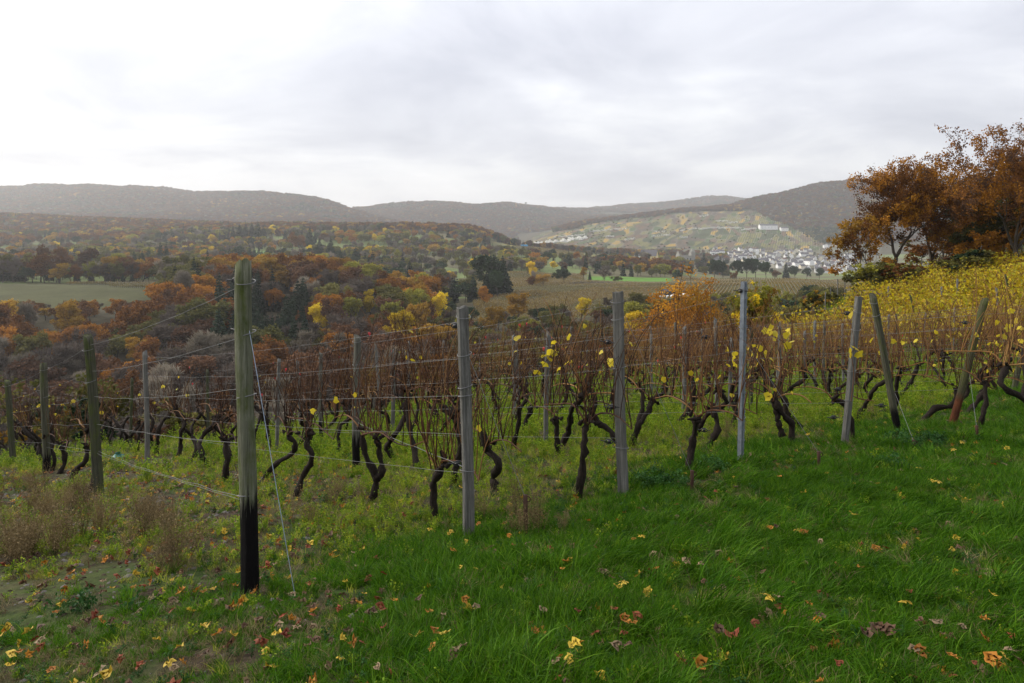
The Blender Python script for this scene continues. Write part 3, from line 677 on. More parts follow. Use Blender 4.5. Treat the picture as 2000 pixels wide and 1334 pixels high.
def build_ravine_wood():
    X, Y, px, rg = grid_pts(95, 452, -170, 1130, 8.4, 21)
    X2, Y2, px2, _ = grid_pts(100, 335, 1130, 1640, 8.5, 22)
    X3, Y3, px3, _ = grid_pts(40, 96, -350, 1250, 6.0, 23)
    X = np.concatenate([X, X2, X3]); Y = np.concatenate([Y, Y2, Y3]); px = np.concatenate([px, px2, px3])
    cand = []
    pn = fbm(X/42, Y/42, 61, 3); Z = height(X, Y)
    for i in range(len(X)):
        x, y, p = X[i], Y[i], px[i]
        if p < 318 and 318 < y < 434: continue
        if p > 880 and y > 338: continue
        if y < brow(x)+9: continue
        if near_hand(x, y, 5.5): continue
        H = rg.uniform(9, 19)
        if p > 850: H *= .62
        if y < 96: H = rg.uniform(4, 9)
        tab = dict(rust=.25, russet=.18, bare=.17, orange=.12, gold=.07, olive=.12, silver=.06, lime=.03)
        if y > 375 and p > 380: tab = dict(gold=.36, orange=.26, rust=.25, lime=.08, olive=.05)
        elif pn[i] > .52: tab = dict(rust=.38, orange=.26, russet=.16, gold=.10, bare=.10)
        elif pn[i] < .36: tab = dict(bare=.42, silver=.13, olive=.25, russet=.2)
        if y < 235 and p < 850: tab = dict(bare=.36, russet=.26, rust=.14, silver=.10, olive=.10, orange=.04)
        if 425 < p < 600 and 225 < y < 345: tab = dict(conifer=.8, bare=.2)
        if 330 < p < 425 and 330 < y < 440: tab = dict(silver=.4, olive=.4, conifer=.2)
        if p > 850: tab = dict(olive=.38, bare=.3, lime=.1, russet=.1, pine=.12)
        if y < 96: tab = dict(bare=.38, olive=.36, russet=.2, pine=.06)
        k = pick_kind(rg, tab)
        if k == 'conifer': H = rg.uniform(17, 23)
        if p < 300 and 225 < y < 325: H = min(H, -(590-HZ)/F*y-Z[i]); k = k if k != 'conifer' else 'bare'
        for (hx, ht, hd, hk, hw, hl) in HAND_TREES:
            if hd < 380 and hk in ('yellow', 'lime', 'gold', 'orange', 'olive') and abs(p-hx) < 24 and hd-95 < y < hd+3: H = min(H, -(ht+46-HZ)/F*y-Z[i])
        if H < 2.5: continue
        if k == 'bare': H *= .9
        top = HZ-(Z[i]+H)/y*F
        if p < -60: vis = False
        else: vis = top < brow_py(p)-14
        cand.append((vis, H/y if vis else 0, x, y, Z[i], H, k, p))
    vis = sorted([c for c in cand if c[0] and -10 < c[7] < 1640], key=lambda c: -c[1])
    # favour trees nobody stands in front of: one per small cell of the picture
    chosen, seen = [], set()
    for c in sorted(vis, key=lambda c: c[3]):
        top = HZ-(c[4]+c[5]*.75)/c[3]*F; key = (int(c[7]//26), int(top//15))
        if key in seen: continue
        seen.add(key); chosen.append(c)
    chosen = sorted(chosen, key=lambda c: -c[1])[:205]; ids = set(id(c) for c in chosen)
    rest = [c for c in cand if id(c) not in ids]
    cnt = {}
    for c in sorted(chosen, key=lambda c: c[7]):
        k = c[6]; cnt[k] = cnt.get(k, 0)+1
        place_tree(k, (c[2], c[3], c[4]), c[5], label='%s %s from the left in the ravine wood below the far ridge' % (ordinal(cnt[k]), KIND_WORDS[k]), group='trees of the ravine wood', wide=rnd.uniform(.9, 1.15) if k != 'conifer' else 1.0)
    joined = []; ji = {}
    for k in KINDS:
        for v in range(3):
            t, cr = TP[k][v]; mb = MB()
            for me, mi in ((t, 0), (cr, 1)):
                co = np.empty(len(me.vertices)*3); me.vertices.foreach_get('co', co); lp = np.empty(len(me.loops), np.int32); me.loops.foreach_get('vertex_index', lp)
                mb.add(co.reshape(-1, 3), lp.reshape(-1, 4), mi)
            ji[(k, v)] = len(joined); joined.append(mb.mesh('wood_tree', [BARK, TMAT[k]], smooth=False))
    P, Rt, S, I = [], [], [], []
    for c in rest:
        v = rnd.randrange(3); s = c[5]/TREE_H[(c[6], v)]; w = s*rnd.uniform(.9, 1.15)
        P.append((c[2], c[3], c[4])); Rt.append((0, 0, rnd.uniform(0, 6.28))); S.append((w, w, s)); I.append(ji[(c[6], v)])
    scatter('ravine_wood', P, Rt, S, I, joined, 'mass of autumn trees filling the ravine and the slope behind it', 'woodland')
    return joined, ji
WJ, WJI = build_ravine_wood()

def hill_edge(px): return np.where(px > 1450, 2760-(px-1450)*4.2, np.interp(px, [1030, 1150, 1240, 1300, 1450], [2150, 2560, 2660, 2640, 2690]))
def build_far_woods():
    P, Rt, S, I = [], [], [], []
    def put(x, y, z, H, k, rg, protos=None, w=1.0):
        v = rg.integers(3); j = TJI[k][v]; s = H/TJ_H[j]; ww = s*w*rg.uniform(.85, 1.2)
        P.append((x, y, z)); Rt.append((0, 0, rg.uniform(0, 6.28))); S.append((ww, ww, s)); I.append(j)
    # gardens and woods between the crest and the ridge
    for (d0, d1, p0, p1, s, seed) in ((438, 900, -170, 1330, 9.5, 41), (900, 1830, -170, 1420, 12.0, 42)):
        X, Y, px, rg = grid_pts(d0, d1, p0, p1, s, seed); Z = height(X, Y)
        clear = fbm(X/70, Y/70, 3, 3); sp = fbm(X/55, Y/55, 91, 3); big = fbm(X/170, Y/130, 14, 3)
        for i in range(len(X)):
            x, y, p = X[i], Y[i], px[i]
            if p > 925 and y < 735: 
                if not (1150 < p < 1330 and 705 < y): 
                    if rg.random() > .05 or y < 560: continue
            if 1145 < p < 1320 and 590 < y < 710: continue
            if 795 < p < 930 and 515 < y < 615: continue
            if 490 < p < 605 and 840 < y < 965: continue
            if 955 < p < 1240 and 1040 < y < 1265: continue
            if p > 1240 and y > 1000 and rg.random() > .35: continue
            if p > 990 and y > 1265 and rg.random() > .5: continue
            if p < 330 and y < 445: continue
            wood = y > 1300 or clear[i] > .46
            if not wood and rg.random() > .16: continue
            if near_hand(x, y, 6): continue
            H = rg.uniform(7.5, 14) if y < 1100 else rg.uniform(10, 16)
            tab = dict(bare=.24, olive=.24, silver=.17, russet=.08, gold=.06, yellow=.02, lime=.09, orange=.03, conifer=.05, pine=.02)
            if big[i] > .56: tab = dict(rust=.34, russet=.26, bare=.18, orange=.10, gold=.12)
            elif sp[i] > .55: tab = dict(gold=.20, yellow=.07, lime=.27, orange=.08, olive=.24, silver=.14)
            elif sp[i] < .33: tab = dict(conifer=.4, pine=.25, bare=.2, olive=.15)
            if y > 1330 and p < 880: tab = dict(rust=.30, russet=.26, bare=.16, conifer=.04, gold=.08, olive=.10, silver=.06)
            k = pick_kind(rg, tab)
            if k == 'conifer': H *= 1.35
            put(x, y, Z[i], H, k, rg)
    # high hills
    for (d0, d1, p0, p1, s, seed) in ((1830, 2400, -170, 1010, 13, 51), (2400, 3880, -170, 1010, 14.5, 52), (3200, 4300, 690, 1330, 15, 53), (2050, 3050, 1380, 2150, 12.5, 54), (2480, 2800, 1080, 1460, 11, 55), (4600, 5600, 1080, 1500, 22, 56)):
        X, Y, px, rg = grid_pts(d0, d1, p0, p1, s, seed); Z = height(X, Y); sp = fbm(X/150, Y/150, 23, 3)
        for i in range(len(X)):
            x, y, p = X[i], Y[i], px[i]
            if 1040 < p < 1640 and 1900 < y < hill_edge(p): continue
            H = rg.uniform(9, 15)*(1.3 if y > 4500 else 1)
            tab = dict(russet=.46, bare=.24, rust=.22, olive=.04, silver=.04)
            if sp[i] < .30: tab = dict(conifer=.35, pine=.2, bare=.3, olive=.15)
            elif sp[i] > .58: tab = dict(russet=.3, rust=.2, bare=.3, gold=.12, olive=.08)
            if 1560 < p < 1680 and y < 2350: tab = dict(conifer=.5, pine=.3, olive=.2)
            k = pick_kind(rg, tab); put(x, y, Z[i], H, k, rg, w=1.5 if y > 4500 else 1.25)
    # bushes between the parcels of the steep vineyard and trees between the houses
    X, Y, px, rg = grid_pts(1950, 2650, 1040, 1600, 20, 57); Z = height(X, Y); sp = fbm(X/90, Y/90, 29, 3)
    for i in range(len(X)):
        if Y[i] < hill_edge(px[i]) and (sp[i] > .60 or rg.random() < .16): put(X[i], Y[i], Z[i], rg.uniform(2.5, 6), pick_kind(rg, dict(olive=.4, pine=.2, bare=.4)), rg, w=1.7)
    X, Y, px, rg = grid_pts(1250, 1990, 1330, 1720, 21, 58); Z = height(X, Y)
    for i in range(len(X)):
        if rg.random() < .22: put(X[i], Y[i], Z[i], rg.uniform(4, 8), pick_kind(rg, dict(olive=.4, bare=.3, pine=.15, gold=.15)), rg)
    scatter('far_woodland', P, Rt, S, I, TJ, 'far-off autumn woods on the ridge and the hills', 'woodland')
build_far_woods()

# ------------------------------------------------------------------ vineyard plain in the valley
def vine_clump(seed, cols, n=46, H=1.7):
    rng = np.random.default_rng(seed); mb = MB()
    C = rng.normal(size=(n, 3))*np.array([.5, .16, .35])+np.array([0, 0, 1.15]); mb.cards(C, .34, rng, 0, .3)
    mb.tube([(0, 0, -.1), (.05, .02, .8)], [.05, .03], 4, 1); mb.tube([(.5, 0, -.1), (.5, 0, H+.2)], [.05, .05], 4, 2)
    return mb.mesh('vine_clump', [cols, VINE_BARK, PALEPOST], smooth=False)
PALEPOST = plain_mat('pale_post', (.42, .40, .36), .9, .2)
def build_plain_vines():
    mats = [leaf_mat('plain_vine_a', [(.10, .085, .025), (.16, .13, .035), (.22, .19, .05)], .3), leaf_mat('plain_vine_b', [(.14, .09, .022), (.22, .15, .03), (.28, .21, .04)], .3), leaf_mat('plain_vine_c', [(.07, .06, .035), (.11, .09, .05), (.15, .12, .06)], .3)]
    protos = [vine_clump(900+i, mats[i % 3]) for i in range(6)]
    P, Rt, S, I = [], [], [], []; rg = np.random.default_rng(77)
    for (a, d0, d1, p0, p1, sp) in ((math.radians(20), 342, 715, 925, 1720, 2.3), (math.radians(20), 1050, 1255, 960, 1235, 4.0), (math.radians(20), 395, 432, 90, 300, 3.0)):
        dr = np.array([math.sin(a), math.cos(a)]); nr = np.array([math.cos(a), -math.sin(a)])
        for q in np.arange(-400, 700, sp):
            t = np.arange(d0*.7, d1*1.4, 1.5 if d0 < 900 else 2.4); x = dr[0]*t+nr[0]*q; y = dr[1]*t+nr[1]*q
            px = CX+F*x/y; m = (y > d0) & (y < d1) & (px > p0) & (px < p1)
            m &= ~((px > 1140) & (px < 1320) & (y > 592)) & ~((px > 1275) & (px < 1375) & (y > 405) & (y < 470))
            m &= ~((y > 500) & (y < 508)) & (rg.random(len(t)) < .93)
            if p0 < 0 or d1 < 440: m &= (px > 215) | (y > 418)
            if not m.any(): continue
            x, y = x[m], y[m]; z = height(x, y)
            zone = (fbm(x/60+3, y/40, 8, 2)*3.4).astype(int) % 3
            for i in range(len(x)):
                P.append((x[i], y[i], z[i])); Rt.append((0, 0, math.pi/2-a+rg.normal(0, .05))); s = rg.uniform(.85, 1.2); S.append((s, s, s)); I.append(int(zone[i])+3*int(rg.integers(2)))
    scatter('plain_vineyard', P, Rt, S, I, protos, 'fine rows of olive-yellow vines covering the valley plain', 'vineyard')
build_plain_vines()

# ------------------------------------------------------------------ buildings
def gable_house(name, L, W, Hw, Hr, wall, roof, over=.35):
    w = MB(); l, b = L/2, W/2
    V = [(-l, -b, -1.5), (l, -b, -1.5), (l, b, -1.5), (-l, b, -1.5), (-l, -b, Hw), (l, -b, Hw), (l, b, Hw), (-l, b, Hw), (-l, 0, Hw+Hr), (l, 0, Hw+Hr)]
    w.add(V, [[0, 1, 5, 4], [2, 3, 7, 6]]); w.add(V, [[0, 4, 7], [0, 7, 3], [4, 8, 7], [1, 2, 6], [1, 6, 5], [5, 6, 9]])
    r = MB(); o = over; k = Hr/b; t = .22
    for s in (-1, 1):
        A = [(-l-o, s*(b+o), Hw-o*k), (l+o, s*(b+o), Hw-o*k), (l+o, 0, Hw+Hr), (-l-o, 0, Hw+Hr)]
        Vt = [(x, y, z+.04) for x, y, z in A]+[(x, y, z+.04+t) for x, y, z in A]
        r.add(Vt, [[0, 1, 2, 3], [4, 7, 6, 5], [0, 4, 5, 1], [1, 5, 6, 2], [2, 6, 7, 3], [3, 7, 4, 0]])
    return w.mesh(name+'_wall', wall, False), r.mesh(name+'_roof', roof, False)
def window_mesh(w, h):
    f = MB(); f.box((0, 0, 0), (w, .14, h)); return f.mesh('window', GLASS, False)
WIN = window_mesh(1.2, 1.5)
def chimney_mesh():
    f = MB(); f.box((0, 0, 0), (.8, .8, 1.6)); f.box((0, 0, .9), (1.0, 1.0, .2)); return f.mesh('chimney', BROWNROOF, False)
CHIM = chimney_mesh()
def build_town():
    types = []
    for i, (L, W, Hw, Hr, wl, rf) in enumerate([(12, 9, 5.5, 4.5, WHITE, SLATE), (10, 9, 6, 4.8, WHITE, SLATE), (14, 10, 6.5, 4.2, CREAM, SLATE), (11, 8, 5, 4, WHITE, BROWNROOF), (16, 10, 7, 4, GREYW, SLATE), (22, 12, 9, 3, WHITE, SLATE)]):
        types.append((L, W, Hw, Hr)+gable_house('house', L, W, Hw, Hr, wl, rf))
    rg = random.Random(5); spots = []
    for band in range(12):
        d = 1270+band*62
        px = 1385 if d > 1500 else 1455
        if d < 1350: px = 1560
        while px < 1662:
            px += rg.uniform(11, 17)*1500/d
            dd = d+rg.uniform(-20, 20)
            if rg.random() < .17: continue
            if 1590 < px and 1780 < d: continue
            spots.append((px, dd))
    for k in range(9): spots.append((1612+k*7, 2010+k*14))
    spots.sort()
    for i, (px, d) in enumerate(spots):
        ty = types[rg.choices(range(6), [4, 4, 3, 2, 2, 1])[0]]; p = at(px, d)
        o = ob('house', None, loc=p, rot=(0, 0, rg.choice([0.25, 0.25+math.pi/2, -.3, -.3+math.pi/2])+rg.uniform(-.12, .12)), scale=rg.uniform(.8, 1.1))
        ob('wall', ty[4], o); rf = ob('roof', ty[5], o)
        ob('chimney', CHIM, rf, loc=(ty[0]*.2, ty[1]*.12, ty[2]+ty[3]*.95))
        for s in (-1, 1):
            for q in (-.28, .28):
                ob('window', WIN, o, loc=(q*ty[0], s*(ty[1]/2+.0), ty[2]*.62))
        tag(o, '%s house from the left edge of the pale-walled valley town' % ordinal(i+1), 'house', 'houses of the valley town')
    # yellow gabled hall at the foot of the steep vineyard
    def big(name, px, d, rz, L, W, Hw, Hr, wl, rf, lab, cat, nw, pyt=None, floors=1):
        a, b = gable_house(name, L, W, Hw, Hr, wl, rf, .6); p = at(px, d)
        o = ob(name, None, loc=p, rot=(0, 0, rz)); ob('wall', a, o); r = ob('roof', b, o); ob('chimney', CHIM, r, loc=(L*.25, W*.1, Hw+Hr))
        for s in (-1, 1):
            for fl in range(floors):
                for k in range(nw): ob('window', WIN, o, loc=((k+.5)/nw*L-L/2, s*W/2, 2.2+fl*3.1))
        tag(o, lab, cat); return o
    big('gabled_hall', 1268, 1260, math.radians(-28), 30, 15, 8, 10, YELLOWW, SLATE, 'long hall with yellow gable and dark roof left of the stone ruin', 'building', 6, floors=2)
    big('long_hotel', 1500, 2330, .08, 62, 16, 13, 5, WHITE, SLATE, 'long white hotel building high on the steep vineyard slope', 'building', 12, floors=3)
    big('hotel_annexe', 1531, 2315, .08, 26, 14, 9, 4, WHITE, SLATE, 'smaller white building right of the long hotel', 'building', 5, floors=2)
    big('white_cottage', 1246, 1290, .3, 11, 8, 4, 3, WHITE, SLATE, 'small white cottage left of the yellow-gabled hall', 'house', 2)
    big('white_block', 1470, 1480, .1, 48, 14, 10, 3, CREAM, SLATE, 'wide cream block of flats in the middle of the town', 'building', 9, floors=3)
    # ruined abbey church: walls without a roof, gable ends with arched openings
    p = at(1336, 1210); o = ob('stone_ruin', None, loc=p, rot=(0, 0, math.radians(18)))
    def slab(name, c, d, nm): m = MB(); m.box(c, d); return ob(name, m.mesh(nm, STONE, False), o)
    slab('nave_wall', (0, -6, 8), (26, 1.2, 19), 'nave_wall'); slab('nave_wall', (0, 6, 8), (26, 1.2, 19), 'nave_wall2')
    for s in (-1, 1):
        m = MB(); V = [(s*13, -6.6, -2), (s*13, 6.6, -2), (s*13, 6.6, 17), (s*13, 0, 26), (s*13, -6.6, 17)]
        V2 = [(x-s*1.2, y, z) for x, y, z in V]; m.add(V+V2, [[0, 1, 2, 4], [5, 9, 7, 6], [0, 4, 9, 5], [1, 6, 7, 2]]); m.add(V+V2, [[4, 2, 3], [9, 8, 7], [4, 3, 8], [4, 8, 9], [3, 2, 7], [3, 7, 8]])
        ob('gable_wall', m.mesh('gable_wall', STONE, False), o)
    for k in range(4): m = MB(); m.box((-9+k*6, -6.62, 9), (2, .5, 8)); ob('arched_window', m.mesh('arched_window', GLASS, False), o)
    m = MB(); m.box((17, 0, 11), (7, 7, 26)); m.add([(13.5, -3.5, 24), (20.5, -3.5, 24), (20.5, 3.5, 24), (13.5, 3.5, 24), (17, 0, 31)], [[0, 1, 4], [1, 2, 4], [2, 3, 4], [3, 0, 4]]); ob('tower', m.mesh('tower', STONE, False), o)
    tag(o, 'roofless grey stone ruin right of the yellow-gabled hall', 'ruin')
    # lookout tower on the middle hill
    p = at(1027, 4180); m = MB(); m.box((0, 0, 8), (9, 9, 34)); m.box((0, 0, 26), (12, 12, 4))
    tag(ob('lookout_tower', m.mesh('lookout_tower', STONE, False), loc=p), 'tiny lookout tower on the skyline of the middle hill', 'tower')
    # long pale greenhouse at the left edge
    a, b = gable_house('greenhouse', 46, 12, 3.5, 2.5, WHITE, plain_mat('greenhouse_glass', (.55, .56, .58), .3, .5)); p = at(12, 800)
    o = ob('greenhouse', None, loc=p, rot=(0, 0, .05)); ob('wall', a, o); ob('roof', b, o); tag(o, 'long pale greenhouse roof among trees at the left edge', 'greenhouse')
    # dark shed with pale covers beside it
    p = at(1328, 436); a, b = gable_house('shed', 24, 6, 2.6, 1.2, plain_mat('dark_boards', (.06, .045, .035)), plain_mat('shed_roof', (.05, .045, .045)))
    o = ob('shed', None, loc=p, rot=(0, 0, math.radians(14))); ob('wall', a, o); ob('roof', b, o); tag(o, 'long dark shed behind the orange tree on the vineyard plain', 'shed')
    rg2 = random.Random(3)
    tarp = plain_mat('white_sheet', (.78, .78, .76), .6, .3)
    for k in range(11):
        px = 1292+k*6.2+rg2.uniform(-2, 2); p = at(px, rg2.uniform(408, 424)); m = MB(); nx, ny = 7, 6
        g = np.array([[(x/(nx-1)-.5)*2.6, (y/(ny-1)-.5)*2.2, 0] for y in range(ny) for x in range(nx)], float)
        e = np.maximum(np.abs(g[:, 0])/1.3, np.abs(g[:, 1])/1.1); g[:, 2] = 1.3*(1-e**4)*(.8+.4*R.random(len(g)))-.05
        m.add(g, [[y*nx+x, y*nx+x+1, (y+1)*nx+x+1, (y+1)*nx+x] for y in range(ny-1) for x in range(nx-1)])
        tag(ob('covered_heap', m.mesh('covered_heap', tarp, False), loc=p, rot=(0, 0, rg2.uniform(0, 3)), scale=rg2.uniform(.7, 1.2)), '%s white covered heap from the left beside the dark shed' % ordinal(k+1), 'heap', 'white heaps beside the shed')
    # blue sheet at the foot of the rocky hill end
    p = at(1024, 1215); m = MB(); m.box((0, 0, 1.6), (13, 3, 3.4)); m.add([(-6.5, -1.5, 3.3), (6.5, -1.5, 3.3), (6.5, 1.5, 3.3), (-6.5, 1.5, 3.3), (-5, 0, 4.3), (5, 0, 4.3)], [[0, 1, 5, 4], [2, 3, 4, 5], [1, 2, 5, 5], [3, 0, 4, 4]])
    tag(ob('blue_tarpaulin', m.mesh('blue_tarpaulin', plain_mat('blue_sheet', (.03, .22, .42)), False), loc=p), 'blue tarpaulin at the left foot of the rocky vineyard hill', 'tarpaulin')
build_town()

# retaining walls and bare rock of the steep vineyard
def build_terraces():
    rg = random.Random(9); k = 0
    specs = [(1100, 2250, 60), (1165, 2330, 45), (1195, 2340, 50), (1215, 2345, 30), (1130, 2260, 40), (1290, 2330, 40), (1345, 2340, 55), (1385, 2345, 70), (1425, 2345, 75), (1465, 2330, 60), (1300, 2260, 30), (1335, 2200, 26), (1280, 2230, 26), (1375, 2560, 30), (1410, 2480, 40), (1430, 2455, 35), (1190, 2210, 30), (1230, 2160, 34)]
    for px, d, L in specs:
        n = 10; P = [at(px-L/3.4+q*L*.6/n, d+rg.uniform(-6, 6)+q*1.2) for q in range(n+1)]; m = MB(); V = []
        for q, p in enumerate(P):
            h = 4.6+rg.uniform(-2.0, 1.2); V += [(p.x, p.y, p.z-1), (p.x, p.y, p.z+h), (p.x, p.y+1.4, p.z+h), (p.x, p.y+1.4, p.z-1)]
        m.add(V, [[4*q+a, 4*q+4+a, 4*q+4+(a+1) % 4, 4*q+(a+1) % 4] for q in range(n) for a in range(4)]); k += 1
        tag(ob('terrace_wall', m.mesh('terrace_wall', PALESTONE, False)), '%s pale dry-stone terrace wall listed across the steep vineyard hill' % ordinal(k), 'wall', 'terrace walls of the steep vineyard')
    V = []
    for q in range(20):      # rocky end of the hill
        p = at(1038+q*5.5+rg.uniform(-3, 3), 2030+q*6+rg.uniform(0, 60)); m = MB(); rngq = np.random.default_rng(q)
        a = np.linspace(0, 6.283, 8)[:-1]; rings = []
        for z, s in ((-4, 1.2), (1, 1.1), (5, .8), (8, .35)): rings.append(np.stack([np.cos(a)*s*9*rngq.uniform(.7, 1.2, 7), np.sin(a)*s*6*rngq.uniform(.7, 1.2, 7), np.full(7, z)+rngq.uniform(-1, 1, 7)], 1))
        VV = np.concatenate(rings); m.add(VV, [[r*7+i, r*7+(i+1) % 7, r*7+7+(i+1) % 7, r*7+7+i] for r in range(3) for i in range(7)])
        tag(ob('rock_outcrop', m.mesh('rock_outcrop', PALESTONE, False), loc=p, rot=(0, 0, rg.uniform(0, 3)), scale=rg.uniform(.6, 1.2)), '%s pale rock outcrop from the left end of the steep vineyard hill' % ordinal(q+1), 'rock', 'rocks at the hill end')
build_terraces()

# ------------------------------------------------------------------ oaks and bushes beside the vineyard
def oak(name, px, py_base, py_top, d, kinds, seed, label, levels=6, per=12, leaf=.15, spread=.66, trunk_frac=.24, keep=.85, wide=1.0, clump=.17, cat='tree', r0=.026, zoff=None):
    x = (px-CX)/F*d; z = h1(x, d) if zoff is None else zoff
    top = -(py_top-HZ)/F*d; H = max(2.5, top-z)
    rng = np.random.default_rng(seed); segs, tips = grow_tree(seed, 10.0, levels, spread, trunk_frac, r0, nch=(2, 3), tropism=.06)
    tr = MB()
    for pts, rad, lv in segs: tr.tube(pts, np.maximum(rad, .011), 7 if lv < 2 else (4 if lv < 4 else 3))
    T = np.array([p for p, _ in tips]); T = T[rng.random(len(T)) < keep]
    o = ob(name, None, loc=(x, d, z)); s = H/np.percentile(T[:, 2], 99.5); o.scale = (s*wide, s*wide, s)
    ob('trunk', tr.mesh('trunk', BARK), o)
    grp = (vnoise(T[:, 0]*.55+seed, T[:, 2]*.55+T[:, 1]*.3, seed)*.999*len(kinds)).astype(int)
    for gi, k in enumerate(kinds):
        Tg = T[grp == gi]
        if not len(Tg): continue
        C = np.repeat(Tg, per, 0)+rng.normal(size=(len(Tg)*per, 3))*clump; mb = MB(); mb.cards(C, leaf/s, rng, 0, up=.5)
        ob('crown', mb.mesh('crown', TMAT[k], smooth=False), o)
    return tag(o, label, cat)
oak('oak_tree', 1752, 545, 318, 62, ['rust', 'orange', 'rust', 'amber'], 301, 'wide russet oak with bare lower limbs, left one of the oaks on the slope', wide=1.0, trunk_frac=.3)
oak('oak_tree', 1815, 540, 305, 66, ['rust', 'orange', 'rust'], 302, 'second russet oak from the left, taller and darker, behind the wide one', wide=1.0)
oak('oak_tree', 1695, 556, 425, 60, ['orange', 'gold', 'rust'], 303, 'small orange oak at the left foot of the wide russet oak', levels=5, per=12, keep=.8, wide=1.1)
oak('oak_tree', 1905, 530, 392, 60, ['gold', 'orange', 'olive'], 304, 'golden oak with olive leaves between the russet oaks', wide=1.15)
oak('oak_tree', 1985, 520, 245, 56, ['rust', 'russet', 'orange', 'rust'], 305, 'tallest dark russet oak at the right edge', wide=1.0)
oak('oak_tree', 2075, 520, 225, 58, ['russet', 'rust'], 306, 'dark russet oak partly outside the right edge behind the tallest', wide=1.1)
oak('oak_tree', 1968, 520, 310, 64, ['russet', 'rust', 'gold'], 307, 'brown oak just left of the tallest oak', wide=1.05)
oak('oak_tree', 1850, 535, 420, 70, ['olive', 'rust', 'russet'], 308, 'low olive and rust oak behind the golden oak', levels=5, per=12, wide=1.5)
oak('oak_tree', 1955, 530, 430, 72, ['russet', 'rust', 'olive'], 309, 'low dark oak deep in shade between right trunks', levels=5, per=12, wide=1.5)
oak('oak_tree', 1340, 650, 546, 47, ['amber', 'orange', 'amber', 'gold'], 311, 'dense orange oak standing just below the vineyard edge', per=10, leaf=.12, keep=1.0, clump=.22, wide=1.1)
oak('oak_tree', 1300, 650, 612, 45, ['orange', 'rust'], 312, 'low orange-brown sapling at the left of the dense orange oak', levels=5, per=10, leaf=.11, keep=1.0, wide=1.0)
oak('maple_tree', 1497, 640, 562, 44, ['yellow', 'lime', 'gold'], 313, 'yellow bushy tree behind the galvanised steel post', per=8, leaf=.11, keep=.9, wide=1.0)
oak('maple_tree', 1590, 620, 572, 62, ['lime', 'olive', 'gold'], 314, 'yellow-green bush left of the small dark roof', levels=5, per=10, leaf=.12, keep=1.0, wide=1.3)
oak('thorn_bush', 1700, 560, 515, 56, ['lime', 'olive'], 315, 'green and yellow bush under the small orange oak', levels=5, per=10, leaf=.12, wide=1.4, cat='bush')
oak('thorn_bush', 1860, 545, 508, 56, ['olive', 'russet'], 316, 'olive-brown bush under the golden oak', levels=5, per=10, leaf=.12, wide=1.9, cat='bush')
oak('thorn_bush', 1930, 540, 492, 54, ['pine', 'olive', 'lime'], 317, 'dark green bush above the yellow vines near right edge', levels=5, per=10, leaf=.12, wide=1.9, cat='bush')
oak('thorn_bush', 1790, 550, 524, 55, ['olive', 'rust'], 318, 'olive bush at the foot of the russet oaks', levels=5, per=10, leaf=.12, wide=1.9, cat='bush')
oak('thorn_bush', 120, 880, 745, 26, ['olive', 'bare'], 319, 'olive thicket behind the second and third posts from the left', levels=4, per=10, leaf=.12, wide=1.3, cat='bush')
oak('thorn_bush', 205, 880, 768, 22, ['pine', 'olive', 'olive'], 320, 'dark green broom bush right of the leaning post at left', levels=4, per=16, leaf=.1, wide=1.2, cat='bush')
oak('thorn_bush', 40, 880, 770, 24, ['olive', 'gold'], 321, 'straggly olive bush between the two leftmost posts', levels=4, per=8, leaf=.1, wide=1.1, cat='bush')
oak('thorn_bush', 330, 860, 790, 24, ['russet', 'olive'], 322, 'brown bush behind the thin grey post at left', levels=4, per=12, leaf=.1, wide=1.4, cat='bush')
# small roof of a hut below the oaks
def hut():
    p = at(1703, 50); o = ob('hut', None, loc=p, rot=(0, 0, math.radians(20)), scale=.6)
    m = MB(); m.box((0, 0, .6), (2.6, 2.0, 2.4)); ob('wall', m.mesh('wall', plain_mat('hut_boards', (.05, .04, .035)), False), o)
    m = MB(); m.add([(-1.7, -1.4, 1.75), (1.7, -1.4, 1.75), (1.7, 1.4, 2.25), (-1.7, 1.4, 2.25), (-1.7, -1.4, 1.85), (1.7, -1.4, 1.85), (1.7, 1.4, 2.35), (-1.7, 1.4, 2.35)], [[0, 3, 2, 1], [4, 5, 6, 7], [0, 1, 5, 4], [1, 2, 6, 5], [2, 3, 7, 6], [3, 0, 4, 7]])
    ob('roof', m.mesh('roof', plain_mat('hut_roof', (.05, .04, .04)), False), o); tag(o, 'small dark lean-to hut below the oaks', 'hut')
hut()

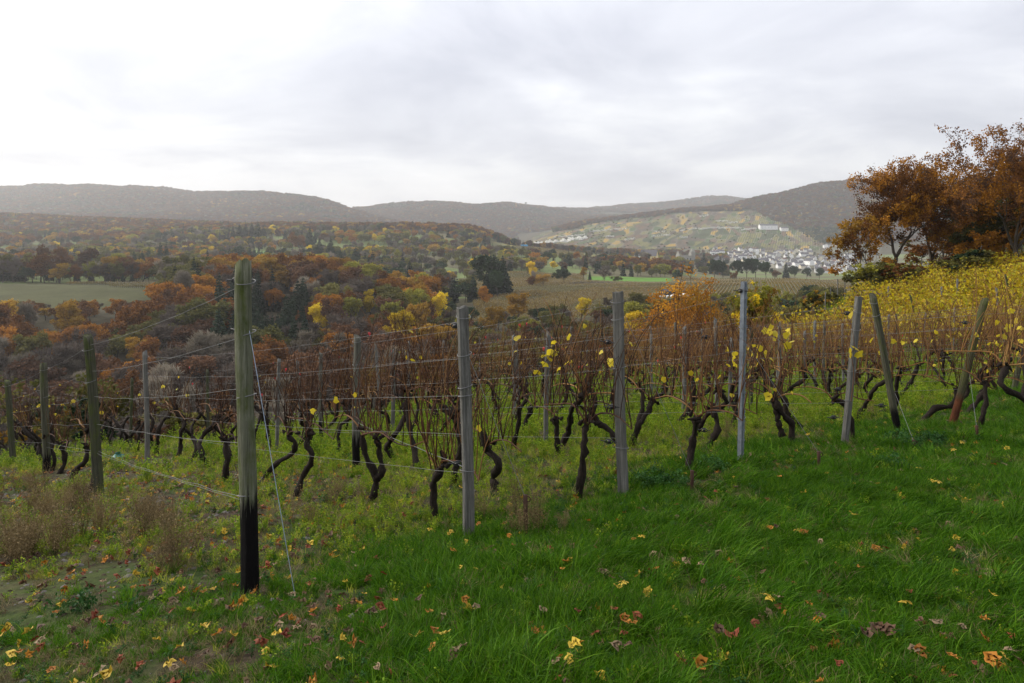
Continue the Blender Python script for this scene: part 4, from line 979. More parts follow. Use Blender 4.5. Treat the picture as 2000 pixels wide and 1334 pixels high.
# ------------------------------------------------------------------ posts
def wood_post_mat(name, base1, base2, moss=.0, tar=None, rustz=None):
    """weathered wood: grain along the post, moss growing on it, tarred or rusty foot"""
    m = new_mat(name); g = G(m); oc = g.coord('Object')
    gr = g.noise(g.n('ShaderNodeMapping', {'Vector': oc, 'Scale': (60, 60, 2.2)}).outputs[0], 1.0, 6, .7)
    bl = g.noise(oc, 7, 4, .6)
    col = g.ramp(gr, [(.30, tuple(x*.18 for x in base1)), (.40, tuple(x*.7 for x in base1)), (.52, base1), (.75, base2)])
    col = g.mix(g.ramp(bl, [(.35, (0, 0, 0)), (.7, (.45, .45, .45))]), col, tuple(x*.55 for x in base1))
    if moss > 0:
        mn = g.noise(g.n('ShaderNodeMapping', {'Vector': oc, 'Scale': (9, 9, 3)}).outputs[0], 1.0, 6, .7)
        f = g.ramp(mn, [(.62-moss*.35, (0, 0, 0)), (.80-moss*.3, (1, 1, 1))])
        col = g.mix(f, col, g.ramp(bl, [(.3, (.045, .062, .012)), (.7, (.10, .125, .025))]))
    z = g.n('ShaderNodeSeparateXYZ', {0: oc}).outputs[2]
    if tar is not None:
        zn = g.math('ADD', z, g.math('MULTIPLY', gr, .55))
        f = g.n('ShaderNodeMapRange', {'Value': zn, 'From Min': tar+.32, 'From Max': tar+.24}).outputs[0]
        f = g.math('MULTIPLY', f, g.n('ShaderNodeMapRange', {'Value': gr, 'From Min': .72, 'From Max': .66}).outputs[0])
        col = g.mix(f, col, (.006, .005, .005))
    if rustz is not None:
        f = g.n('ShaderNodeMapRange', {'Value': z, 'From Min': rustz+.08, 'From Max': rustz-.05}).outputs[0]
        col = g.mix(f, col, g.ramp(bl, [(.3, (.06, .022, .012)), (.7, (.12, .045, .02))]))
    g.out(g.principled(col, .9, .12, gr, 1.0, .03)); return m
PM = {'mossy': wood_post_mat('mossy_wood', (.17, .175, .12), (.33, .325, .25), .42, .55),
      'green': wood_post_mat('green_wood', (.075, .075, .05), (.15, .145, .10), .45, None),
      'tarred': wood_post_mat('tarred_wood', (.09, .088, .06), (.19, .18, .13), .3, .33),
      'grey': wood_post_mat('grey_wood', (.16, .155, .14), (.33, .32, .29), .08, None),
      'greytar': wood_post_mat('grey_tarred_wood', (.13, .125, .10), (.26, .25, .21), .12, .45),
      'rusty': wood_post_mat('brown_foot_wood', (.085, .08, .045), (.17, .155, .09), .4, None, .42)}
def steel_mat():
    m = new_mat('galvanised_steel'); g = G(m); oc = g.coord('Object'); n = g.noise(oc, 18, 5, .6); n2 = g.noise(oc, 3, 3)
    col = g.ramp(n, [(.3, (.12, .14, .165)), (.7, (.22, .245, .275))]); col = g.mix(g.ramp(n2, [(.5, (0, 0, 0)), (.8, (.4, .4, .4))]), col, (.18, .17, .16))
    g.out(g.principled(col, .5, .5, n, .15, .004, metal=.35)); return m
STEEL = steel_mat()
def round_post(seed, H, r, mat, sides=18, taper=.93, slant=.03):
    rng = np.random.default_rng(seed); n = 26; mb = MB(); z = np.concatenate([[-.4], np.linspace(-.05, H, n)]); a = np.linspace(0, 2*np.pi, sides, endpoint=False)
    gro = 1+.05*np.sin(a*5+rng.uniform(0, 6))+.03*rng.normal(size=sides); V = []
    for k, zz_ in enumerate(z):
        f = max(zz_, 0)/H; rr = r*(1+(taper-1)*f)*gro*(1+.02*np.sin(zz_*9+seed)+.012*rng.normal(size=sides))
        x = rr*np.cos(a)+.012*math.sin(zz_*2.1+seed); y = rr*np.sin(a)+.010*math.cos(zz_*1.7+seed)
        zt = np.full(sides, zz_)
        if k == len(z)-1: zt = zz_+slant*np.cos(a+seed)+.006*rng.normal(size=sides); x *= .96; y *= .96
        V.append(np.stack([x, y, zt], 1))
    nr = len(z); VV = np.concatenate(V); i = np.arange(nr-1)[:, None]*sides; j = np.arange(sides)[None, :]; k2 = (j+1) % sides
    mb.add(VV, np.stack([i+j, i+k2, i+sides+k2, i+sides+j], -1).reshape(-1, 4))
    b = (nr-1)*sides; mb.add([[.0, 0, H-.012]], np.zeros((0, 3), int))
    mb.F.append(np.array([[b+q, b+(q+1) % sides, mb.n-1] for q in range(sides)])); mb.M.append(np.zeros(sides, int))
    return mb.mesh('post', mat)
def square_post(seed, H, w, t, mat):
    rng = np.random.default_rng(seed); prof = np.array([(-w, -t*.8), (-w*.86, -t), (w*.86, -t), (w, -t*.8), (w, t*.8), (w*.86, t), (w*.02, t*.9), (-w*.86, t), (-w, t*.8)]); sides = len(prof)
    z = np.concatenate([[-.4], np.linspace(-.05, H, 24)]); mb = MB(); V = []
    for k, zz_ in enumerate(z):
        p = prof*(1+.02*rng.normal(size=(sides, 1)))+np.array([.008*math.sin(zz_*2.3+seed), .006*math.cos(zz_*2+seed)])
        zt = np.full(sides, zz_)+(rng.normal(size=sides)*.008 if k == len(z)-1 else 0); V.append(np.stack([p[:, 0], p[:, 1], zt], 1))
    nr = len(z); i = np.arange(nr-1)[:, None]*sides; j = np.arange(sides)[None, :]; k2 = (j+1) % sides
    mb.add(np.concatenate(V), np.stack([i+j, i+k2, i+sides+k2, i+sides+j], -1).reshape(-1, 4))
    b = (nr-1)*sides; mb.add([[0, 0, H-.004]], np.zeros((0, 3), int)); mb.F.append(np.array([[b+q, b+(q+1) % sides, mb.n-1] for q in range(sides)])); mb.M.append(np.zeros(sides, int))
    return mb.mesh('post', mat, smooth=False)
def steel_post(H):
    """rolled steel profile: open channel with flanges and a row of hooks"""
    mb = MB(); w, d, t = .030, .022, .003
    prof = [(-w, -d), (-w*.45, -d), (-w*.38, -d-.010), (w*.38, -d-.010), (w*.45, -d), (w, -d), (w, d), (w*.62, d), (w*.62, d-t), (w-t, d-t), (w-t, -d+t), (-w+t, -d+t), (-w+t, d-t), (-w*.62, d-t), (-w*.62, d), (-w, d)]
    n = len(prof); V = [(x, y, z) for z in (-.4, H) for x, y in prof]
    mb.add(V, [[q, (q+1) % n, n+(q+1) % n, n+q] for q in range(n)])
    m = mb.mesh('post', STEEL, smooth=False); hk = MB()
    for z in np.arange(.25, H-.05, .1):
        for s in (-1, 1): hk.box((s*(w*.55), -d-.006, z), (.012, .012, .022))
    return m, hk.mesh('hook', STEEL, smooth=False)
def ring_mesh(r, w=.0032, tilt=.03, seed=0):
    a = np.linspace(0, 2*np.pi, 25); mb = MB(); P = np.stack([r*np.cos(a), r*np.sin(a), tilt*np.sin(a+seed)], 1)
    mb.tube(P, w, 5); return mb.mesh('wire_loop', WIRE)

POSTS = [  # name, top px, base px, kind, shape, half width m, label, loops at fractions of height
 ('A0', (480, 515), (485, 1160), 'mossy', 'r', .050, 'tall thick mossy post with black tarred foot, nearest of all', (.945, .79, .60, .30)),
 ('A1', (170, 657), (196, 970), 'green', 'r', .060, 'dark greenish round post leaning left, second of the mossy post row', (.92, .72)),
 ('A2', (87, 710), (90, 925), 'tarred', 'r', .062, 'upright round post with tarred foot, third of the mossy post row', (.95, .7)),
 ('A3', (13, 745), (28, 908), 'green', 'r', .062, 'leftmost round post, leaning left at the photo edge', (.95,)),
 ('B0', (905, 600), (915, 1055), 'grey', 's', .040, 'pale grey squared end post with short iron anchor peg to its right', (.96, .80, .66, .62, .30)),
 ('B1', (697, 658), (697, 920), 'greytar', 'r', .050, 'grey round post with tarred foot standing left of the pale squared end post', (.97, .8)),
 ('B2', (285, 686), (287, 908), 'grey', 'r', .042, 'thin straight grey post between the leaning post and the tall mossy post', (.95, .8)),
 ('C1', (626, 690), (628, 865), 'greytar', 'r', .038, 'thin grey post just right of the tall mossy post', (.95,)),
 ('D2', (768, 683), (766, 852), 'grey', 'r', .040, 'thin grey post between the tarred grey post and the squared end post', (.95,)),
 ('C0', (1205, 570), (1218, 970), 'grey', 's', .044, 'weathered grey squared end post leaning slightly, in the middle of the photo', (.955, .87, .63, .24)),
 ('E2', (1003, 655), (1005, 825), 'grey', 'r', .036, 'thin grey post right behind the pale squared end post', (.95,)),
 ('D1', (1072, 650), (1065, 870), 'grey', 'r', .036, 'thin grey post midway between the two squared end posts', (.95, .7)),
 ('F1', (1336, 640), (1336, 818), 'grey', 'r', .040, 'grey post between the squared post and the steel post', (.95, .6)),
 ('G2', (1273, 654), (1272, 770), 'grey', 'r', .034, 'small pale post in front of the dense orange oak', (.95,)),
 ('D0', (1453, 550), (1446, 905), 'steel', 'm', .03, 'blue-grey galvanised steel end post with hooks', (.96, .75, .25)),
 ('F2', (1430, 662), (1423, 815), 'grey', 'r', .034, 'short grey post just left of the steel post', (.9,)),
 ('G1', (1523, 655), (1517, 770), 'grey', 'r', .038, 'pale post behind the yellow leaves right of the steel post', (.95,)),
 ('E0', (1678, 580), (1648, 868), 'grey', 's', .036, 'grey squared post leaning right with two yellow leaves', (.9, .78, .5, .3)),
 ('E1', (1703, 577), (1757, 848), 'tarred', 'r', .044, 'round weathered post leaning left, crossing beside the grey squared one', (.95, .86)),
 ('F0', (1925, 585), (1858, 830), 'rusty', 'r', .050, 'mossy round post leaning right with red-brown foot', (.7, .58)),
 ('G0', (2003, 660), (1980, 770), 'green', 'r', .05, 'leaning dark post cut by the right edge', (.9,)),
 ('H1', (1592, 627), (1590, 765), 'grey', 'r', .038, 'grey post midway between steel post and the crossing pair', (.95,)),
 ('I1', (1808, 612), (1800, 690), 'grey', 'r', .034, 'small grey post just right of the crossing pair', (.95,)),
 ('I2', (1865, 600), (1862, 700), 'grey', 'r', .034, 'small grey post left of the leaning mossy one', (.95,)),
]
PD = {}
for i, (pid, tp, bs, kd, shp, hw, lab, loops) in enumerate(POSTS):
    b = ground_pt(*bs); d = b.y; top = Vector(((tp[0]-CX)/F*d, d, -(tp[1]-HZ)/F*d))
    ax = top-b; H = ax.length; q = Vector((0, 0, 1)).rotation_difference(ax.normalized())
    yaw = {'B0': .35, 'C0': -.5, 'E0': .3, 'D0': .75}.get(pid, 0)
    if shp == 'r': me = round_post(i*3+1, H, hw, PM[kd])
    elif shp == 's': me = square_post(i*3+1, H, hw, hw*.8, PM[kd])
    else: me, hooks = steel_post(H)
    o = ob('vine_post', me, loc=b); o.rotation_mode = 'QUATERNION'; o.rotation_quaternion = q @ Matrix.Rotation(yaw, 3, 'Z').to_quaternion()
    if shp == 'm': ob('hook', hooks, o)
    for k, fz in enumerate(loops): ob('wire_loop', ring_mesh(hw*(1.08 if shp == 'r' else 1.38), .003, .012, k), o, loc=(0, 0, H*fz))
    tag(o, lab, 'post'); PD[pid] = (b, ax, H)
def post_pt(pid, f): b, ax, H = PD[pid]; return b+ax*f
# staple and tensioner on the nearest post
def tensioner(loc, rz, label, s=1.0):
    m = MB(); a = np.linspace(0, 2*np.pi, 15); m.tube(np.stack([.030*np.cos(a), .012*np.sin(a)*0, .016*np.sin(a)], 1), .005, 5); m.box((0, 0, 0), (.026, .016, .020)); m.tube([(-.03, 0, 0), (-.07, 0, .004)], .004, 5); m.tube([(.03, 0, 0), (.06, 0, -.003)], .004, 5)
    return tag(ob('wire_tensioner', m.mesh('wire_tensioner', BLACKPL), loc=loc, rot=(0, 0, rz), scale=s), label, 'tensioner', 'wire tensioners')

# ------------------------------------------------------------------ vines
def smooth_path(P, n):
    P = np.asarray(P, float); m = len(P); Q = np.vstack([2*P[0]-P[1], P, 2*P[-1]-P[-2]]); out = []
    for t in np.linspace(0, m-1-1e-6, n):
        i = int(t); f = t-i; a, b, c, d = Q[i], Q[i+1], Q[i+2], Q[i+3]
        out.append(.5*(2*b+(c-a)*f+(2*a-5*b+4*c-d)*f*f+(3*b-3*c+d-a)*f**3))
    return np.array(out)
def trunk_mesh(paths, seed, r=.03):
    rng = np.random.default_rng(seed); mb = MB()
    for pi, P in enumerate(paths):
        n = 18; Q = smooth_path(P, n); f = np.linspace(0, 1, n)
        Q[1:-1] += rng.normal(size=(n-2, 3))*.006
        rad = r*(.8 if pi else 1)*(1.15-.35*f+.25*np.exp(-((f-1)/.09)**2)+.5*np.exp(-((f)/.06)**2))*(1+.16*np.sin(f*23+seed)+.12*rng.normal(size=n)); rad[-1] *= .35
        sides = 9; st = mb.n; mb.tube(Q, np.maximum(rad, .008), sides)
        V = mb.V[-1]; cen = np.repeat(Q, sides, 0); k = 1+.16*rng.normal(size=len(V)); mb.V[-1] = cen+(V-cen)*k[:, None]
    for _ in range(5):      # knots on the head
        h = np.array(paths[rng.integers(len(paths))][-1], float)+rng.normal(size=3)*np.array([.04, .03, .025]); e = h+rng.normal(size=3)*.05+np.array([0, 0, .03])
        mb.tube([h, (h+e)/2, e], [.024, .02, .008], 6)
    return mb.mesh('trunk', VINE_BARK)
def canes_mesh(heads, seed, n=12, length=(.55, 1.15), row=(1, 0), armlen=.5, lean=.12, mat=None, rad=.0042, arms=True, wild=.20):
    """fruiting arms tied along the wire, thin year-old shoots rising from head and arms"""
    rng = np.random.default_rng(seed); mb = MB(); row = np.array([row[0], row[1], 0.0]); row /= np.linalg.norm(row)+1e-9; starts = []
    for h in heads:
        h = np.array(h, float); starts += [h+rng.normal(size=3)*np.array([.05, .05, .02]) for _ in range(max(3, n//3))]
        if arms:
            for s in (-1, 1):
                if rng.random() < .12: continue
                L = armlen*rng.uniform(.75, 1.15); q = np.array([h, h+row*s*L*.3+np.array([0, 0, .10]), h+row*s*L*.65+np.array([0, 0, .12]), h+row*s*L+np.array([0, 0, .06])])+rng.normal(size=(4, 3))*.02
                Q = smooth_path(q, 9); mb.tube(Q, np.linspace(.010, .006, 9), 5)
                starts += [Q[rng.integers(1, 9)] for _ in range(max(2, int(n*.42)))]
    for s0 in starts:
        L = rng.uniform(*length); k = 8; d = np.array([rng.normal(0, wild), rng.normal(0, wild), 1.0]); d /= np.linalg.norm(d); P = [s0]; p = s0.copy()
        bend = np.array([lean+rng.normal(0, .10), rng.normal(0, .06), 0])
        for q in range(k):
            d = d+bend*(q/k)+rng.normal(size=3)*.05; d[2] += .10*(1-abs(d[2])); d /= np.linalg.norm(d); p = p+d*L/k; P.append(p)
        mb.tube(P, np.linspace(rad, rad*.45, k+1)*rng.uniform(.8, 1.2), 4)
        if rng.random() < .5:       # side twig
            b = P[rng.integers(2, 7)]; e = b+np.array([rng.normal(0, .1), rng.normal(0, .1), rng.uniform(.02, .2)]); mb.tube([b, (b+e)/2+rng.normal(size=3)*.01, e], [rad*.5, rad*.4, rad*.3], 3)
    return mb.mesh('shoots', mat or CANE)
def vine_leaf(mb, c, s, rng, m=0):
    """a lobed vine leaf, cupped, hanging at random"""
    a = np.array([-2.7, -2.25, -1.75, -1.2, -.75, -.3, 0, .3, .75, 1.2, 1.75, 2.25, 2.7])+math.pi/2
    r = np.array([.62, .92, .82, .98, .86, .94, 1.12, .94, .86, .98, .82, .92, .62])*.46*s*rng.uniform(.85, 1.15, 13)
    V = np.stack([r*np.cos(a), r*np.sin(a), -.9*(r**2)/s*rng.uniform(.2, 1.2)+rng.normal(size=13)*.04*s], 1); V = np.vstack([[0, 0, .02*s], V])
    M = np.array(Matrix.Rotation(rng.uniform(0, 6.28), 3, 'Z') @ Matrix.Rotation(rng.uniform(.5, 2.0), 3, 'X') @ Matrix.Rotation(rng.uniform(0, 6.28), 3, 'Z'))
    mb.add(V @ M.T+np.asarray(c), [[0, i, i+1] for i in range(1, 13)]+[[0, 13, 1]], m)
def leaves_mesh(C, s, seed, mat, name='leaf'):
    rng = np.random.default_rng(seed); mb = MB()
    for c in C: vine_leaf(mb, c, s*rng.uniform(.7, 1.2), rng)
    return mb.mesh(name, mat, smooth=True)

HAND_VINES = [  # paths of trunk pixels from the ground to the head, number of shoots, shoot length, label
 ([[(580, 970), (592, 930), (612, 893), (598, 868), (603, 848)]], 12, (.5, 1.1), 'kinked vine trunk with a swollen elbow, right of the tall mossy post'),
 ([[(515, 938), (540, 905), (572, 885), (576, 862), (562, 848)]], 10, (.5, .9), 'twisted low vine right behind the tall mossy post'),
 ([[(722, 985), (735, 935), (718, 900), (708, 848)], [(735, 935), (748, 918), (742, 880), (738, 850)]], 16, (.7, 1.3), 'forked vine with two stems in front of the tarred grey post'),
 ([[(850, 1015), (846, 955), (864, 905)]], 18, (.7, 1.35), 'slim straight vine with a thick sheaf of shoots left of the pale squared post'),
 ([[(885, 945), (893, 905), (905, 850), (893, 812)]], 8, (.5, 1.0), 'thin dark vine leaning behind the pale squared post'),
 ([[(968, 960), (962, 935), (976, 905), (953, 880), (950, 862)]], 14, (.7, 1.2), 'zigzag vine right of the pale squared post'),
 ([[(1130, 975), (1135, 930), (1140, 870), (1147, 828)]], 16, (.7, 1.2), 'upright dark vine with a thin stake, left of the weathered squared post'),
 ([[(1208, 872), (1195, 845), (1170, 828), (1152, 800)]], 8, (.6, 1.0), 'vine bending left across the weathered squared post'),
 ([[(1345, 922), (1355, 870), (1358, 808)]], 18, (.8, 1.4), 'straight stout vine with wide head left of the steel post'),
 ([[(1382, 878), (1402, 835), (1392, 800)]], 10, (.6, 1.1), 'curved vine just left of the steel post'),
 ([[(1546, 868), (1548, 830), (1524, 805), (1512, 778)], [(1526, 848), (1515, 812), (1510, 782)]], 14, (.6, 1.1), 'gnarled two-stemmed vine right of the steel post'),
 ([[(1666, 862), (1658, 815), (1648, 790), (1630, 782)]], 12, (.6, 1.1), 'vine crouching behind the leaning grey squared post'),
 ([[(1800, 826), (1832, 796), (1858, 790), (1866, 758)]], 14, (.7, 1.2), 'vine lying almost flat towards the red-brown post foot'),
 ([[(1888, 812), (1912, 780), (1930, 745)]], 12, (.7, 1.1), 'thick leaning vine right of the leaning mossy post'),
 ([[(1752, 782), (1775, 748), (1792, 712)]], 14, (.5, .9), 'forked thick vine between the crossing posts and the leaning mossy post'),
 ([[(1090, 890), (1087, 850), (1085, 812)]], 12, (.6, 1.1), 'slender vine in the gap between the two squared posts'),
 ([[(1020, 852), (1030, 820), (1040, 796)]], 10, (.6, 1.0), 'small leaning vine behind the pale squared post'),
 ([[(1235, 870), (1245, 830), (1265, 805), (1277, 785)]], 14, (.6, 1.2), 'arched vine right of the weathered squared post'),
 ([[(440, 940), (446, 900), (438, 862)]], 8, (.4, .8), 'vine just left of the tall mossy post'),
 ([[(140, 945), (148, 918), (166, 900), (171, 872)]], 8, (.4, .9), 'elbow-shaped vine left of the leaning post at left'),
 ([[(118, 925), (126, 895), (122, 868)]], 7, (.4, .9), 'dark vine right of the tarred third post'),
 ([[(738, 1000), (752, 1000), (762, 1002)]], 0, (.1, .2), None),
]
HV_XY = []
def build_hand_vines():
    for i, (paths, n, ln, lab) in enumerate(HAND_VINES):
        if lab is None: continue
        b = ground_pt(*paths[0][0]); d = b.y; rng = np.random.default_rng(500+i); pp = []
        for path in paths:
            q = [np.array([(px-CX)/F*d, d, -(py-HZ)/F*d])-np.array(b) for px, py in path]
            for k in range(1, len(q)): q[k] = q[k]+np.array([0, rng.normal(0, .05), 0])
            q = [np.array([q[0][0], q[0][1], -.12])]+q if path is paths[0] else q; pp.append(q)
        o = ob('grapevine', None, loc=b); thick = .036 if d < 9 else .040
        ob('trunk', trunk_mesh(pp, 500+i, thick), o)
        ob('shoots', canes_mesh([p[-1] for p in pp], 600+i, max(8, int(n*1.7/len(pp))), ln, RV, .55, .16, CANE, .0050), o)
        if i in (10, 6, 12, 13, 5, 0, 2, 8):
            C = []; hd = np.array(pp[0][-1]); k = {10: 7, 6: 5, 12: 8, 13: 26, 5: 4, 0: 2, 2: 2, 8: 5}[i]
            for _ in range(k): C.append(hd+np.array([rng.normal(0, .3), rng.normal(0, .2), rng.uniform(.1, .95)]))
            for c in C: ob('leaf', leaves_mesh([c], .075, int(rng.integers(1e6)), VLEAF), o)
        tag(o, lab, 'grapevine', 'vines of the bare rows'); HV_XY.append((b.x, b.y))
build_hand_vines()
# bunches of yellow leaves still hanging on shoots
def hanging_leaves(pts, d, label, s=.11, seed=0):
    rng = np.random.default_rng(seed); b = np.array([(pts[0][0]-CX)/F*d, d, -(pts[0][1]-HZ)/F*d]); g = h1(b[0], d); o = ob('leafy_shoot', None, loc=(b[0], d, g))
    C = [np.array([(px-CX)/F*d, d+rng.normal(0, .05), -(py-HZ)/F*d])-np.array([b[0], d, g]) for px, py in pts]
    mb = MB(); srt = sorted(C, key=lambda c: c[2]); base = np.array([srt[0][0]*.5, 0, .62]); mb.tube(smooth_path([base, (base+srt[0])/2+np.array([.03, 0, .05]), srt[0], srt[len(srt)//2], srt[-1]], 14), np.linspace(.005, .002, 14), 5)
    ob('stem', mb.mesh('stem', CANE), o)
    for k, c in enumerate(C): ob('leaf', leaves_mesh([c], s, seed*31+k, VLEAF), o)
    tag(o, label, 'shoot')
hanging_leaves([(1052, 728), (1060, 690), (1072, 688), (1082, 690), (1075, 700), (1010, 658), (1108, 655), (1065, 708)], 7.6, 'shoot with large yellow leaves between the two squared end posts', .105, 3)
hanging_leaves([(1198, 712), (1190, 708), (1175, 690)], 6.5, 'shoot with a few yellow leaves touching the weathered squared post', .10, 4)
hanging_leaves([(1420, 680), (1428, 690), (1424, 712), (1432, 700), (1440, 715), (1436, 690), (1468, 690), (1476, 710), (1485, 682), (1495, 705), (1508, 700), (1472, 672), (1462, 715), (1500, 690), (1480, 695), (1446, 700), (1455, 680)], 7.9, 'leafy yellow shoot on both sides of the steel post', .09, 5)
hanging_leaves([(1505, 650), (1512, 640), (1528, 640), (1535, 655), (1548, 668), (1520, 652), (1498, 648), (1545, 650), (1538, 676), (1514, 662)], 7.8, 'tuft of bright yellow leaves high right of the steel post', .10, 6)
hanging_leaves([(1662, 690), (1678, 690), (1668, 678), (1655, 612)], 7.5, 'two big yellow leaves on the leaning grey squared post', .12, 7)
hanging_leaves([(1960, 640), (1975, 625), (1985, 650), (1945, 655), (1995, 610), (1930, 670), (1990, 665), (1965, 660), (1950, 630), (1978, 640), (1940, 690), (1985, 690), (1998, 640), (1915, 655), (1970, 605), (1990, 590), (1955, 675)], 9.3, 'yellow-green leafy shoots right of the leaning mossy post', .095, 8)
hanging_leaves([(1505, 770), (1500, 775)], 7.9, 'single yellow leaf on the head of the two-stemmed vine', .10, 9)
hanging_leaves([(1740, 665), (1760, 668), (1785, 662), (1720, 690), (1700, 662)], 10.2, 'small yellow leaves between the crossing posts', .10, 10)

# rows that continue behind
ROWS = [-1.85, -0.1, 1.5, 3.2, 4.55, 5.95, 7.6, 9.2, 10.8, 12.4, 14.0, 15.7, 17.4, 19.1, 20.8, 22.5]
ROW_NAME = ['first row, the one of the tall mossy post', 'second row, the one of the pale squared post', 'third row, the one of the weathered squared post', 'fourth row, the one of the steel post', 'fifth row, the one of the leaning squared post',
            'sixth row, the one of the leaning mossy post', 'seventh row', 'eighth row', 'ninth row', 'tenth row', 'eleventh row', 'twelfth row', 'thirteenth row', 'fourteenth row', 'fifteenth row', 'sixteenth row']
VARS = []
VAR = []
for v in range(16):
    rg = np.random.default_rng(700+v); p = [np.array([0, 0, -.12]), np.array([0, 0, 0])]; q = np.array([0., 0, 0])
    for z in (.22, .45, .66, .8): q = np.array([q[0]+rg.normal(0, .11)+.07*(v % 3-1), q[1]+rg.normal(0, .09), z*rg.uniform(.9, 1.08)]); p.append(q)
    tm = trunk_mesh([p], 700+v, .034); cm = canes_mesh([p[-1]], 720+v, 23, (.4, 1.25), (1, 0), .6, .10, CANE if v < 8 else CANE_TAN, .0055)
    lv = None
    if v % 4 == 1: lv = leaves_mesh([p[-1]+np.array([rg.normal(0, .3), rg.normal(0, .15), rg.uniform(.1, .8)]) for _ in range(4)], .075, v, VLEAF)
    VAR.append((tm, cm, lv))
    if v < 5: VARS.append((tm, canes_mesh([p[-1]], 760+v, 12, (.3, .85), (1, 0), .6, .10, CANE, .0055), lv))
def build_rows():
    rg = random.Random(31); hv = np.array(HV_XY); ang = math.atan2(RV[1], RV[0]); total = 0
    for ri, n0 in enumerate(ROWS):
        t0 = {0: 6.6, 1: 5.4, 2: 2.2, 3: 2.4, 4: 1.2, 5: .4}.get(ri, -2.2-(ri-6)*.45); k = 0
        t = t0
        while True:
            P = P0+NV*n0+RV*t; t += .98+rg.uniform(-.17, .17)
            if P[1] > brow(P[0])+3.0 or t > 34: break
            px = CX+F*P[0]/P[1]
            if px > 2080 or px < -60: continue
            if (((hv-P)**2).sum(1) < .35).any(): continue
            P = P+np.array([rg.gauss(0, .06), rg.gauss(0, .06)]); z = h1(P[0], P[1]); v = rg.randrange(8) if ri < 3 else (rg.randrange(16) if ri < 7 else 8+rg.randrange(8)); k += 1
            o = ob('grapevine', None, loc=(P[0], P[1], z), rot=(0, 0, ang+rg.choice([0, math.pi])+rg.uniform(-.2, .2)), scale=rg.uniform(.88, 1.12))
            vv = VARS[rg.randrange(5)] if ri == 0 or (ri < 3 and px < 560) else VAR[v]
            ob('trunk', vv[0], o); ob('shoots', vv[1], o)
            if vv[2] is not None: ob('leaf', vv[2], o)
            tag(o, '%s free-standing vine down the %s' % (ordinal(k), ROW_NAME[ri]), 'grapevine', 'vines of the bare rows'); total += 1
        # line posts of the row
        kk = 0
        for tp in np.arange({0: 18.5, 1: 13.5, 2: 8.5, 3: 11.5, 4: 10.0, 5: 6.5}.get(ri, 1.0+ri*.3), 34, 4.6):
            P = P0+NV*n0+RV*tp
            if P[1] > brow(P[0])+1.5: break
            px = CX+F*P[0]/P[1]
            if px > 2050: continue
            kk += 1; z = h1(P[0], P[1]); H = 1.75+rg.uniform(-.12, .15)
            o = ob('vine_post', LINEPOST[rg.randrange(4)], loc=(P[0], P[1], z), rot=(rg.gauss(0, .035), rg.gauss(0, .035), rg.uniform(0, 6)), scale=(1, 1, H/1.75))
            tag(o, '%s thin line post down the %s' % (ordinal(kk), ROW_NAME[ri]), 'post', 'line posts of the bare rows')
    return total
LINEPOST = [round_post(800+i, 1.75, .036, PM[('grey', 'greytar', 'grey', 'green')[i]], 10) for i in range(4)]
NV_BARE = build_rows()

